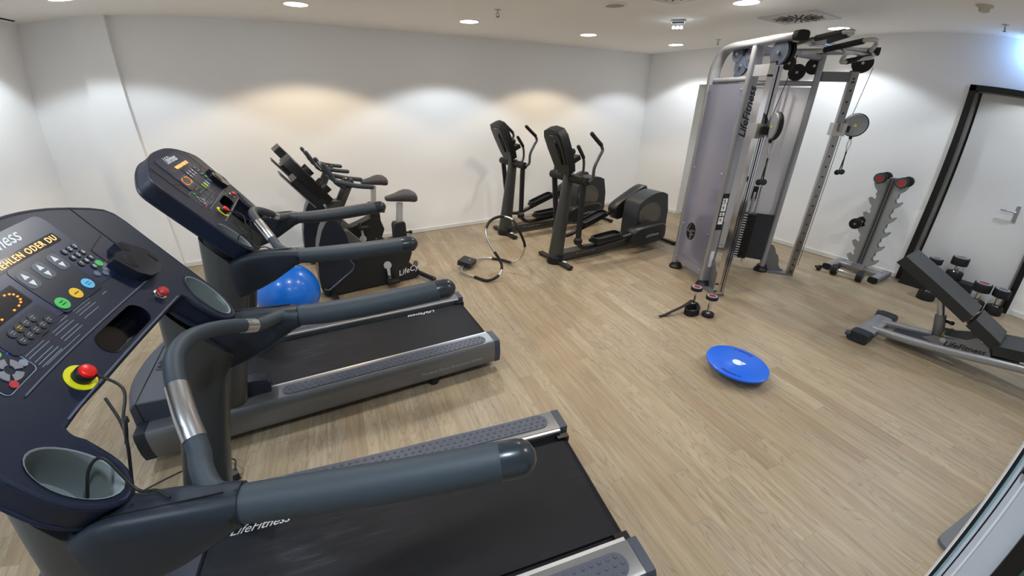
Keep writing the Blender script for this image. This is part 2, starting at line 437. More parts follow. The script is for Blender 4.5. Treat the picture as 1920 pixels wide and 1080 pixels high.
# ------------------------------------------------------------------ ceiling fittings
def kelvin(wm):
    cool = (.85, .93, 1.0); warm = (1.0, .79, .54)
    return tuple(cool[i] * (1 - wm) + warm[i] * wm for i in range(3))
dl_names = ['nearest the left wall, in the row by the back wall', 'second from the left in the row by the back wall', 'in the back row above the first elliptical trainer',
            'in the back row between the ellipticals and the corner', 'last of the back row, in the far right corner', None, None, None,
            'in front of the cable machine beside the square vent', 'above the tall cable machine near the doorway wall', None, None, None, None, None]
for i, (x, y, wm, f) in enumerate(LAMPS):  # lamps without a name are unseen, added to the grid for their light
    t = empty('ceiling_downlight', (x, y, H))
    nm = dl_names[i]
    tag(t, ('round recessed downlight %s' % nm) if nm else 'unseen recessed downlight added to the grid outside the picture', 'ceiling light', 'recessed downlights' if nm else 'added unseen downlights beyond the frame')
    b = MB(); b.lathe([(.112, 0), (.112, -.004), (.106, -.007), (.096, -.006), (.094, 0)], seg=40); b.build('trim_ring', WHITE, t)
    b = MB(); b.lathe([(.001, -.0035), (.094, -.0035), (.094, -.001), (.001, -.001)], seg=40); b.build('diffuser', LAMPG, t)
    ld = bpy.data.lights.new('downlight_beam', 'SPOT'); ld.energy = LAMP_E * f; ld.color = kelvin(wm)
    ld.spot_size = math.radians(128); ld.spot_blend = .22; ld.shadow_soft_size = .07
    lo = bpy.data.objects.new('downlight_beam', ld); C.objects.link(lo); lo.location = (0, 0, -.02); lo.parent = t
def diffuser_vent(x, y, label):
    t = empty('swirl_vent', (x, y, H)); tag(t, label, 'air vent', 'swirl air vents')
    b = MB(); b.box((0, 0, -.006), (.50, .50, .012), bev=.003); b.build('vent_plate', mat('vent_white', (205, 202, 196), .5), t)
    b = MB(); b.lathe([(.001, -.0145), (.03, -.0145), (.032, -.0125), (.001, -.0125)], seg=20)
    for k in range(20):
        a = 2 * PI * k / 20
        r0, r1 = (.05, .19) if k % 2 == 0 else (.10, .21)
        rot = Matrix.Rotation(a, 3, 'Z')
        c = rot @ Vector(((r0 + r1) / 2, 0, 0)); b.box((c.x, c.y, -.0135), (r1 - r0, .015 if k % 2 == 0 else .011, .003), rot=rot)
    b.build('slot', VENTD, t); return t
v = diffuser_vent(4.39, 2.38, 'square white ceiling vent with dark radial slots above the cable machine'); v.rotation_euler.z = .02
diffuser_vent(2.82, 2.44, 'square ceiling vent cut off by the top edge of the picture')
t = empty('ceiling_speaker', (2.72, 3.02, H)); tag(t, 'round grey ceiling speaker with a white rim', 'speaker')
b = MB(); b.lathe([(.10, 0), (.10, -.008), (.082, -.010), (.08, -.004)], seg=36); b.build('rim', WHITE, t)
b = MB(); b.lathe([(.001, -.006), (.08, -.006), (.08, -.002), (.001, -.002)], seg=36); b.build('grille', SPKR, t)
for (x, y, nm) in ((1.99, 3.75, 'between the back row downlights, left of the speaker'), (5.15, 3.73, 'behind the cable machine near the far corner'), (5.08, .98, 'above the framed door on the right')):
    t = empty('sprinkler', (x, y, H)); tag(t, 'small hanging metal sprinkler head %s' % nm, 'sprinkler', 'sprinkler heads')
    b = MB(); b.cyl((0, 0, 0), (0, 0, -.006), .03, bev=.002); b.cyl((0, 0, -.004), (0, 0, -.03), .008); b.build('socket', STEEL, t)
    b = MB(); b.tube([(-.012, 0, -.028), (-.014, 0, -.042), (-.004, 0, -.055)], .0028, seg=6); b.tube([(.012, 0, -.028), (.014, 0, -.042), (.004, 0, -.055)], .0028, seg=6)
    b.cyl((0, 0, -.055), (0, 0, -.058), .016, seg=16); b.build('deflector', mat('dark_bronze', (90, 84, 76), .4, metal=.8), t)
t = empty('emergency_light', (3.70, 3.17, H)); tag(t, 'small glowing emergency light with bright white leds on ceiling', 'emergency light')
b = MB(); b.box((0, 0, -.01), (.13, .13, .02), rot=rotz(.7), bev=.004); b.build('housing', mat('light_grey_plastic', (190, 190, 192), .4), t)
b = MB(); b.box((0, 0, -.045), (.11, .11, .05), rot=rotz(.7), bev=.01); b.build('clear_cover', mat('clear_cover', (235, 245, 250), .08, trans=.95, ior=1.2), t)
for k in range(3):
    b = MB(); b.ball((-.032 + .032 * k, .022 - .022 * k, -.062), .012, seg=10); b.build('led', mat('led_white', (240, 250, 255), .5, emit=(235, 248, 255), estr=40), t)
ld = bpy.data.lights.new('emergency_glow', 'POINT'); ld.energy = .5; ld.color = (.85, .95, 1); ld.shadow_soft_size = .03
lo = bpy.data.objects.new('emergency_glow', ld); C.objects.link(lo); lo.location = (0, 0, -.085); lo.parent = t
t = empty('smoke_detector', (4.28, .985, H)); tag(t, 'low white domed smoke detector right of the square vent', 'smoke detector')
b = MB(); b.lathe([(.06, 0), (.06, -.012), (.04, -.02), (.035, -.045), (.02, -.05), (.001, -.05)], seg=28); b.build('dome', mat('detector_white', (196, 192, 182), .5), t)
b = MB(); b.box((-1.885, 4.0, H - .003), (.02, 2.4, .006)); o = b.build('slot_vent', VENTD); tag(o, 'long thin black slot in the ceiling along the left wall', 'air vent')
# blue status lamp whose glow falls on the right wall
t = empty('status_lamp', (XR - .06, .80, 2.39)); tag(t, 'small wall lamp that throws a blue glow by the ceiling', 'lamp')
b = MB(); b.box((.03, 0, 0), (.06, .10, .05), bev=.008); b.build('lamp_body', WHITE, t)
b = MB(); b.box((-.002, 0, 0), (.008, .07, .03), bev=.003); b.build('lamp_lens', mat('blue_lens', (90, 140, 255), .3, emit=(70, 130, 255), estr=6), t)
ld = bpy.data.lights.new('blue_glow', 'POINT'); ld.energy = 4.5; ld.color = (.22, .48, 1); ld.shadow_soft_size = .04
lo = bpy.data.objects.new('blue_glow', ld); C.objects.link(lo); lo.location = (-.05, .0, 0); lo.parent = t

# ------------------------------------------------------------------ treadmills
S_ = 1.35; KQ = math.sqrt(1 + S_ * S_)
CO = Vector((-1.341, 0, 1.163)); EV = Vector((-1 / KQ, 0, S_ / KQ)); EY = Vector((0, 1, 0)); EN = Vector((S_ / KQ, 0, 1 / KQ))
def cp(y, v, t=0): return CO + EY * y + EV * v + EN * t
def make_treadmill():
    root = empty('treadmill')
    # side rails
    for s in (1, -1):
        prof = [(.303, .12), (.33, .075), (.39, .058), (.425, .07), (.440, .12), (.441, .17), (.436, .222), (.427, .238), (.415, .2405), (.303, .2405)]
        b = MB(); b.prism([(y * s, z) for y, z in prof], (0, 0, 0), (0, 1, 0), (0, 0, 1), (1, 0, 0), -1.975, -.03); rail = b.build('side_rail', GUN_R, root, ang=30)
        cap = [((y - .37) * 1.03 + .37, (z - .15) * 1.03 + .15) for y, z in prof]
        b = MB(); b.prism([(y * s, z) for y, z in cap], (0, 0, 0), (0, 1, 0), (0, 0, 1), (1, 0, 0), -.034, .004, bev=.004); b.build('end_cap', PLASTIC_M, root)
        b = MB(); b.prism([(y * s, z) for y, z in cap], (0, 0, 0), (0, 1, 0), (0, 0, 1), (1, 0, 0), -2.02, -1.972, bev=.006); b.build('front_cap', PLASTIC, root)
        # textured step strip
        b = MB(); cx0, cx1, yc_, rr = -1.30, -.125, .372 * s, .045
        pl = [(cx1 + rr * math.cos(a), yc_ + rr * math.sin(a)) for a in [(-PI / 2 + PI * k / 12) for k in range(13)]] + [(cx0 - rr * math.cos(a), yc_ - rr * math.sin(a)) for a in [(-PI / 2 + PI * k / 12) for k in range(13)]]
        b.prism(pl, (0, 0, 0), (1, 0, 0), (0, 1, 0), (0, 0, 1), .2385, .2445, bev=.0015)
        k = 0; x = cx0 - .02
        while x < cx1 + .03:
            for r_ in (-1, 0, 1):
                xx = x + (.015 if r_ == 0 else 0)
                if xx > cx1 + .022 and r_: continue
                b.lathe([(.0075, .2440), (.0068, .2468), (.004, .2485), (.0005, .2488)], (xx, yc_ + r_ * .027, 0), seg=8)
            x += .0335
        b.build('grip_strip', STRIP, root)
        b = MB(); b.box((-.80, .294 * s, .232), (1.52, .014, .012), bev=.003); b.build('inner_trim', ALU, root)
        b = MB(); b.cyl((-.47, .375 * s, .06), (-.47, .375 * s, 0), .034, bev=.004); b.cyl((-1.8, .375 * s, .07), (-1.8, .375 * s, 0), .034, bev=.004); build_each(b, 'foot', RUBBER, root)
    b = MB(); b.box((-.80, 0, .165), (1.56, .60, .05)); b.box((-.03, 0, .12), (.03, .6, .12)); b.box((-1.5, 0, .12), (.9, .5, .12)); b.build('deck', PLASTIC_D, root)
    for s in (1, -1):
        b = MB(); b.box((-.035, .275 * s, .2), (.06, .035, .035), bev=.004); b.cyl((-.03, .275 * s, .205), (-.03, .262 * s, .205), .012); b.build('roller_bracket', BLACKM, root)
    b = MB(); pr = [(-1.57, .206), (-.05, .206), (-.025, .200), (-.01, .185), (-.008, .165), (-.02, .14), (-.05, .135), (-1.57, .135)]
    b.prism(pr, (0, 0, 0), (1, 0, 0), (0, 0, 1), (0, -1, 0), -.252, .252); b.build('running_belt', BELT, root)
    # motor cover
    b = MB()
    def crow(y):
        q = (y / .335) ** 2
        return [(-2.065 + .03 * q, .20), (-2.08 + .05 * q, .25), (-2.085 + .06 * q, .335), (-2.06 + .06 * q, .362), (-1.82, .352), (-1.64, .262), (-1.575, .222), (-1.575, .2)]
    ys = [-.335, -.33, -.2, -.1, 0, .1, .2, .33, .335]
    b.loft([[Vector((x, y, z - (.006 if abs(y) > .332 else 0))) for x, z in crow(y)] for y in ys]); mc = b.build('motor_cover', PLASTIC_M, root, ang=28)
    b = MB(); b.box((-1.992, 0, .3605), (.004, .66, .004)); b.box((-1.992, -.3345, .28), (.004, .003, .16)); b.box((-1.992, .3345, .28), (.004, .003, .16)); b.build('seam', HOLE, mc)
    text('cover_logo', 'LifeFitness', .048, (-1.955, .06, .362), (0, 1, 0), (-1, 0, -.03), mat('emboss_dark', (14, 15, 18), .6), mc, shear=.3, bold=.001)
    # uprights
    for s in (1, -1):
        b = MB(); rings = []
        for k in range(8):
            t = k / 8 if k < 7 else .97; x = -1.605 + t * .215; z = .235 + t * .83; rx = .088 - .010 * math.sin(t * PI) + .004 * t
            pr = ell(28, rx, .052, 2.6)
            rings.append([Vector((x + a, .362 * s + c_, z if k < 7 else .985 - 1.35 * (x + a + 1.341))) for a, c_ in pr])
        b.loft(rings); b.build('upright', GUN, root)
        b = MB(); b.prism([(-1.545, .235), (-1.545, .335), (-1.47, .337), (-1.41, .325), (-1.392, .30), (-1.40, .235)], (0, 0, 0), (1, 0, 0), (0, 0, 1), (0, 1, 0), (.27 if s > 0 else -.345), (.345 if s > 0 else -.27), bev=.008); b.build('upright_foot', PLASTIC, root)
        # arm bracket
        b = MB(); rings = []
        for x, zt, zb_, hw_ in ((-1.098, 1.0765, .9965, .0395), (-1.12, 1.079, .990, .041), (-1.16, 1.082, .967, .043), (-1.22, 1.085, .932, .045), (-1.29, 1.084, .900, .047), (-1.34, 1.078, .884, .048), (-1.385, 1.06, .868, .048), (-1.395, 1.052, .874, .044)):
            yc2 = (.392 - .02 * max(0, (-1.1 - x) / .35)) * s
            rings.append([Vector((x, yc2 + a, (zt + zb_) / 2 + c_)) for a, c_ in ell(36, hw_, (zt - zb_) / 2, 2.3 + 2.5 * min(1, (-1.1 - x) / .15))])
        b.loft(rings); br = b.build('arm_bracket', PLASTIC, root, ang=50)
        b = MB(); b.box((-1.22, (.385 + .012) * s, 1.0835), (.20, .002, .004)); b.build('seam', HOLE, br)
        # handrail: padded grip and cap
        pts = [(-1.105, .392 * s, 1.037), (-1.0, .400 * s, 1.030), (-.85, .418 * s, 1.028), (-.70, .437 * s, 1.032), (-.585, .451 * s, 1.036)]
        b = MB(); b.tube(pts, lambda t: .0375 + .005 * min(1, t * 2.2), seg=24); hr = b.build('handrail', RUBBERG, root)
        b = MB(); b.tube([(-.59, .4505 * s, 1.036), (-.548, .455 * s, 1.037)], .0425, seg=24, round_end=True); b.build('handrail_cap', GLASSD if False else mat('gloss_slate_cap', (38, 44, 50), .25), hr)
        b = MB(); b.tube([(-1.11, .392 * s, 1.037), (-1.098, .393 * s, 1.0365)], .0405, seg=24); b.build('handrail_collar', BLACKM, hr)
    # heart rate bar
    half = [(-1.10, .372, 1.045), (-1.15, .365, 1.058), (-1.185, .31, 1.07), (-1.20, .265, 1.085), (-1.23, .205, 1.125), (-1.262, .13, 1.162), (-1.285, .06, 1.185), (-1.292, 0, 1.19)]
    full = half + [(x, -y, z) for x, y, z in reversed(half[:-1])]
    b = MB(); b.tube(full, .0215, seg=16); hb = b.build('heart_rate_bar', RUBBERG, root)
    for s in (1, -1):
        b = MB(); b.tube([(-1.209, .247 * s, 1.0965), (-1.232, .2 * s, 1.128), (-1.262, .13 * s, 1.1625)] if s < 0 else [(-1.203, .258, 1.09), (-1.214, .238, 1.102), (-1.222, .222, 1.113)], .0228, seg=16); b.build('pulse_sensor', STEEL, hb)
    # console
    R = [(0, .46), (.10, .458), (.18, .449), (.26, .432), (.33, .410), (.39, .388), (.43, .368), (.448, .345), (.452, .31), (.445, .2), (.435, .07), (.428, .0), (.415, -.04), (.398, -.07), (.372, -.093), (.345, -.09), (.318, -.068), (.304, -.03), (.298, .02), (.292, .065), (.15, .065), (0, .065)]
    outer = R + [(-y, v_) for y, v_ in reversed(R[1:-1])]
    def cup(s): return [(s * (.366 + .047 * math.cos(a) + .012 * math.sin(a)), .006 + .083 * math.sin(a)) for a in [2 * PI * k / 28 for k in range(28)]]
    holes = [cup(1), cup(-1)]
    tray = [(.118 + .02 * math.cos(a), .103 + .02 * math.sin(a)) for a in [-PI / 2 + PI * k / 10 for k in range(11)]]
    tray = [(.105 + .03 * math.cos(a), .106 + .03 * math.sin(a)) for a in [-PI / 2 + PI * k / 10 for k in range(11)]] + [(-.035 - .03 * math.cos(a), .106 - .03 * math.sin(a)) for a in [-PI / 2 + PI * k / 10 for k in range(11)]]
    b = MB(); b.ringplate(outer, holes + [tray], lambda x, y, t: cp(x, y, t), 0, -.078); cb = b.build('console', CONSOLE, root, ang=50)
    # bulging rim around the edge (rounded lip)
    b = MB(); b.tube([cp(y * .99, v_ * .985 + .002, -.0062) for y, v_ in outer], .0075, seg=8, closed=True, sub=2); b.tube([cp(y * .99, v_ * .985 + .002, -.072) for y, v_ in outer], .008, seg=8, closed=True, sub=2); b.build('console_edge', CONSOLE, cb)
    b = MB(); b.prism([(.0, .05), (.0, -.05), (.26, -.03), (.26, .03)], cp(0, .12, -.055), EV, EY, EN, 0, -.05, bev=.01)
    b.build('console_back', PLASTIC_D, cb)
    for s in (1, -1):
        b = MB(); rings = [[cp(y, v_, .003) for y, v_ in cup(s)]]
        cy, cv = .366 * s, .006
        for kk, dd in ((.95, .001), (.93, -.03), (.90, -.085), (.84, -.098), (.02, -.1)):
            rings.append([cp(cy + (y - cy) * kk, cv + (v_ - cv) * kk - (.0 if dd > -.02 else .0), dd) for y, v_ in cup(s)])
        b.loft(rings, caps=False); b.build('cup_holder', GREYP, cb)
        b = MB(); b.loft([[cp(cy + (y - cy) * kk, cv + (v_ - cv) * kk, dd) for y, v_ in cup(s)] for kk, dd in ((.99, -.07), (.97, -.09), (.9, -.104), (.02, -.106))], caps=False); b.build('cup_shell', PLASTIC_D, cb)
    # tray hollow
    b = MB(); b.loft([[cp(y, v_, .001) for y, v_ in tray], [cp(y, v_, -.045) for y, v_ in tray], [cp(.035 + (y - .035) * .9, .106 + (v_ - .106) * .9, -.055) for y, v_ in tray]][:2], caps=False)
    b.loft([[cp(y, v_, -.044) for y, v_ in tray], [cp(y, v_, -.05) for y, v_ in tray]]); b.build('tray_hollow', GLASSD, cb)
    # seams of the centre panel, face overlay
    b = MB()
    for s in (1, -1):
        b.prism([(.3135 * s, .235), (.3165 * s, .235), (.327 * s, .41), (.324 * s, .41)], cp(0, 0, 0), EY, EV, EN, .0, .0012)
        b.prism([(.2185 * s, .245), (.2205 * s, .245), (.2245 * s, .29), (.2225 * s, .29)], cp(0, 0, 0), EY, EV, EN, .0, .0012)
        b.prism([(.2225 * s, .2885), (.2225 * s, .29), (.313 * s, .311), (.313 * s, .3095)], cp(0, 0, 0), EY, EV, EN, .0, .0012)
    b.build('seam', HOLE, cb)
    b = MB()
    b.prism([(-.27, .146), (.30, .15), (.30, .1535), (-.27, .1495)], cp(0, 0, 0), EY, EV, EN, 0, .004, bev=.001)
    b.prism([(-.27, .066), (.27, .066), (.27, .07), (-.27, .07)], cp(0, 0, 0), EY, EV, EN, 0, .003, bev=.001)
    build_each(b, 'tray_rib', mat('satin_rib', (92, 98, 112), .3), cb)
    def rrect(x0, y0, x1, y1, r, n=5):
        out = []
        for cx, cy, a0 in ((x1 - r, y0 + r, -PI / 2), (x1 - r, y1 - r, 0), (x0 + r, y1 - r, PI / 2), (x0 + r, y0 + r, PI)):
            out += [(cx + r * math.cos(a0 + PI / 2 * k / n), cy + r * math.sin(a0 + PI / 2 * k / n)) for k in range(n + 1)]
        return out
    def dplate(nm, pl, t1, m_, par=cb, t0=0, bev=0): b = MB(); b.prism(pl, cp(0, 0, 0), EY, EV, EN, t0, t1, bev=bev); return b.build(nm, m_, par)
    ov = dplate('face_overlay', rrect(-.212, .212, .212, .425, .022), .002, OVERLAY)
    dplate('key_field', rrect(-.03, .205, .128, .345, .012), .0032, OVERLAY_D, ov, .0015)
    dplate('preset_field', rrect(-.205, .203, -.05, .258, .012), .0032, OVERLAY_D, ov, .0015)
    text('console_logo', 'LifeFitness', .047, cp(.0, .402, .0026), EY, EV, INK, ov, shear=.32, bold=.0006)
    dplate('message_display', rrect(-.19, .344, .185, .371, .004), .0030, SCREEN, ov, .0015)
    text('message_text', 'WAEHLEN ODER DU', .0225, cp(.178, .3575, .0034), EY, EV, AMBERW, ov, align='RIGHT', spacing=1.22)
    dplate('matrix_display', rrect(-.2, .266, -.052, .318, .003), .0030, SCREEN, ov, .0015)
    b = MB()
    for k in range(18):
        a = 2 * PI * k / 18
        y = -.126 + .058 * math.copysign(abs(math.cos(a)) ** .6, math.cos(a)); v_ = .291 + .018 * math.copysign(abs(math.sin(a)) ** .8, math.sin(a))
        b.box(cp(y, v_, .0034), (.003, .0042, .003), bev=0)
    b.build('led_track', AMBER, ov)
    for y in (-.0065, .048, .104):
        dplate('arrow_key', rrect(y - .019, .282, y + .019, .329, .012), .0040, mat('key_slate', (58, 64, 80), .4), ov, .003)
        b = MB()
        b.prism([(y - .0085, .309), (y + .0085, .309), (y, .325)], cp(0, 0, 0), EY, EV, EN, .004, .0046)
        b.prism([(y - .0085, .301), (y, .286), (y + .0085, .301)], cp(0, 0, 0), EY, EV, EN, .004, .0046); build_each(b, 'arrow', INK, ov)
    nums = '123456789'
    for k in range(9):
        y = .150 + .0215 * (k % 3); v_ = .317 - .0212 * (k // 3)
        kb = dplate('number_key', [(y + .0088 * math.cos(a), v_ + .0085 * math.sin(a)) for a in [2 * PI * q / 16 for q in range(16)]], .005, BTN, ov, .0015, bev=.0006)
        text('digit', nums[k], .0135, cp(y, v_, .0052), EY, EV, INK, kb)
    y, v_ = .170, .2535; kb = dplate('number_key', [(y + .0088 * math.cos(a), v_ + .0085 * math.sin(a)) for a in [2 * PI * q / 16 for q in range(16)]], .005, BTN, ov, .0015, bev=.0006); text('digit', '0', .0135, cp(y, v_, .0052), EY, EV, INK, kb)
    def ov_btn(nm, y, v_, ry, rv, m_, lab=None, lm=INK, h=.005):
        kb = dplate(nm, [(y + ry * math.cos(a), v_ + rv * math.sin(a)) for a in [2 * PI * q / 24 for q in range(24)]], h, m_, ov, .0015, bev=.0008)
        if lab:
            b = MB()
            for q, wd in lab: b.box(cp(y, v_ + q, h + .0004), (.0012, wd, .0016), rot=Matrix.Rotation(0, 3, 'X'))
            b.build('key_print', lm, kb)
        return kb
    ov_btn('enter_key', .191, .2535, .0105, .0095, GREENB)
    for y, v_ in ((.150, .236), (.172, .226), (.184, .231)): ov_btn('small_key', y, v_, .0085, .008, mat('key_mid', (96, 102, 116), .4), [(0, .009)], INKG)
    ov_btn('start_key', -.0095, .228, .0165, .0155, GREENB, [(-.003, .014), (.004, .012)], mat('dark_green_ink', (20, 90, 40), .5))
    ov_btn('pause_key', .044, .228, .0155, .0145, YELB, [(0, .016)], INKB)
    ov_btn('cool_down_key', .097, .230, .0155, .0145, CYANB, [(-.003, .014), (.003, .014)], INKBL)
    for k, (y, v_) in enumerate([(-.096, .241), (-.118, .241), (-.1395, .241), (-.1615, .241), (-.075, .2195), (-.0965, .2195), (-.1185, .2195), (-.140, .2195), (-.162, .2195)]):
        ov_btn('program_key', y, v_, .0105, .0100, BTN, [(.0025, .010), (-.0025, .007)], INKG if k != 2 else YELB)
    # entertainment keypad
    ring = [cp(y, v_, .001) for y, v_ in rrect(-.292, .166, -.196, .247, .012)]
    dplate('media_field', rrect(-.29, .168, -.198, .245, .011), .0016, OVERLAY_D)
    b = MB(); b.tube(ring, .0009, seg=6, closed=True, smooth=False); b.build('media_outline', INKG, cb)
    for k in range(4):
        a0 = PI / 4 + PI / 2 * k + .2; pl = []
        for q in range(7): a = a0 + (PI / 2 - .4) * q / 6; pl.append((-.24 + .026 * math.cos(a), .197 + .024 * math.sin(a)))
        for q in range(6, -1, -1): a = a0 + (PI / 2 - .4) * q / 6; pl.append((-.24 + .011 * math.cos(a), .197 + .010 * math.sin(a)))
        dplate('media_key', pl, .004, mat('key_warm_grey', (128, 126, 132), .4), cb, 0, bev=.0005)
    for y, v_, m_ in ((-.226, .232, GREENB), (-.262, .175, REDD), (-.208, .190, BTNG)):
        kb = dplate('media_key', [(y + .0085 * math.cos(a), v_ + .008 * math.sin(a)) for a in [2 * PI * q / 16 for q in range(16)]], .004, m_, cb, 0, bev=.0006)
    b = MB(); b.box(cp(-.206, .221, .0018), (.001, .014, .002)); b.box(cp(-.226, .241, .0018), (.001, .014, .0022)); b.build('media_print', INKBL, cb)
    # instruction print: fine lines of small type
    b = MB(); random.seed(3)
    for y0, n in ((-.19, 6), (-.10, 5), (-.01, 4)):
        for k in range(n):
            ln = .068 - .012 * random.random() * (k % 2)
            b.box(cp(y0 + ln / 2, .203 - .0075 * k - (.0 if k < 3 else .004), .0006), (.0008, ln, .0014))
    b.box(cp(.105, .192, .0006), (.0008, .018, .002)); b.box(cp(-.12, .1585, .0006), (.0008, .12, .0008))
    b.build('instruction_print', INKG, cb)
    # reading rack / pocket
    b = MB(); b.prism([(.203, .238), (.215, .18), (.238, .152), (.28, .146), (.318, .158), (.336, .182), (.334, .21), (.314, .238), (.292, .264), (.268, .27), (.258, .244), (.232, .25)], cp(0, 0, 0), EY, EV, EN, 0, .030, bev=.012, seg=4); pk = b.build('clip_pocket', mat('gloss_navy_pocket', (30, 34, 44), .2), cb, ang=60)
    for (y, v_, ry, rv) in ((.234, .213, .017, .026), (.279, .247, .013, .014)):
        b = MB(); b.lathe([(.001, 0), (1, 0), (.9, .0016), (.001, .0016)], cp(y, v_, .0295), EN, seg=24, sx=ry, sy=rv, ref=EY); b.build('pocket_opening', HOLE, pk)
    b = MB(); b.box(cp(.318, .186, .0305), (.002, .006, .03), rot=Matrix.Rotation(-.65, 3, 'Y')); b.build('pocket_slit', HOLE, pk)
    # stop buttons
    b = MB(); b.lathe([(.018, 0), (.031, 0), (.031, .003), (.018, .003)], cp(-.167, .099, 0), EN, seg=32); b.build('stop_ring', YELL, cb)
    b = MB(); b.lathe([(.001, 0), (.019, 0), (.0195, .018), (.018, .022), (.001, .022)], cp(-.167, .099, 0), EN, seg=28); sb = b.build('stop_magnet', PLASTIC_D, cb)
    b = MB(); b.lathe([(.001, .020), (.0165, .020), (.0155, .0275), (.012, .030), (.001, .031)], cp(-.167, .099, 0), EN, seg=28); b.build('stop_face', RED, sb)
    b = MB(); b.lathe([(.017, 0), (.0175, .004), (.014, .006), (.010, .006), (.010, .012), (.001, .012)], cp(.226, .104, 0), EN, seg=24); rb = b.build('emergency_button', CHROME, cb)
    b = MB(); b.lathe([(.001, .010), (.0145, .012), (.015, .019), (.010, .025), (.001, .026)], cp(.226, .104, 0), EN, seg=24); b.build('button_cap', REDD, rb)
    # safety cord of the magnet
    p0 = cp(-.160, .09, .018)
    b = MB(); b.tube([p0, (-1.315, -.20, 1.225), (-1.305, -.25, 1.19), (-1.29, -.285, 1.185), (-1.283, -.30, 1.18), (-1.285, -.31, 1.15), (-1.295, -.32, 1.10), (-1.29, -.35, 1.07), (-1.275, -.385, 1.085)], .003, seg=7)
    b.tube([(-1.285, -.275, 1.195), (-1.275, -.29, 1.215), (-1.28, -.30, 1.185), (-1.292, -.295, 1.16), (-1.31, -.26, 1.15), (-1.335, -.22, 1.165), (-1.36, -.19, 1.20)], .003, seg=7)
    b.tube([(-1.345, -.37, 1.11), (-1.335, -.345, 1.155), (-1.31, -.335, 1.165), (-1.27, -.36, 1.10), (-1.235, -.37, 1.098), (-1.21, -.385, 1.088)], .003, seg=7)
    b.build('safety_cord', CABLE, root)
    return root
tm1 = make_treadmill()
tag(tm1, 'nearest dark grey treadmill, its console and keypad filling the lower left', 'treadmill', 'treadmills')
tm2 = copy_tree(tm1)
tm1.location = (.951, .869, 0); tm1.rotation_euler.z = -.194
tm2.location = (1.106, 2.475, 0); tm2.rotation_euler.z = -.051
tag(tm2, 'second dark grey treadmill, behind the nearest one and beside the blue ball', 'treadmill', 'treadmills')
text('belt_logo', 'LifeFitness', .052, (-1.395, .224, .2066), (1, 0, 0), (0, 1, 0), BELTLOGO, tm1, shear=.35)
text('belt_logo', 'LifeFitness', .052, (-.37, .235, .2066), (-1, 0, 0), (0, -1, 0), BELTLOGO, tm2, shear=.35)
text('rail_print', 'Flexdeck Shock Absorption System', .030, (-.345, -.4425, .137), (1, 0, 0), (0, 0, 1), INKG, tm2, shear=0)
text('rail_print', 'Flexdeck Shock Absorption System', .030, (-.345, -.4425, .137), (1, 0, 0), (0, 0, 1), INKG, tm1, shear=0)
o = MB().box((-.55, 1.88, .022), (.07, .05, .044), rot=rotz(.3), bev=.006).tube([(-.53, 1.89, .04), (-.52, 1.93, .07), (-.55, 1.98, .05), (-.60, 2.03, .006), (-.8, 2.06, .005), (-1.2, 1.9, .005)], .004, seg=7).build('power_adapter', PLASTIC_D)
tag(o, 'small black power adapter with thin cord on floor between the treadmills', 'adapter')

# ------------------------------------------------------------------ exercise ball
t = empty('exercise_ball', (-.158, 3.56, 0)); tag(t, 'shiny blue exercise ball between the treadmill and the bikes', 'ball')
b = MB()
prof = []
for k in range(41):
    a = PI * k / 40; r = .25 * math.sin(a); z = .25 - .25 * math.cos(a)
    prof.append((r * (1 + .0035 * math.cos(k * 3.1)), z))
b.lathe(prof, seg=64); b.build('ball_skin', BLUE, t)
b = MB(); d = Vector((.38, -.05, .93)).normalized(); b.lathe([(.001, .249), (.014, .249), (.013, .2535), (.001, .254)], (0, 0, .25), d, seg=16); b.build('valve', mat('pale_valve', (200, 215, 235), .4), t)

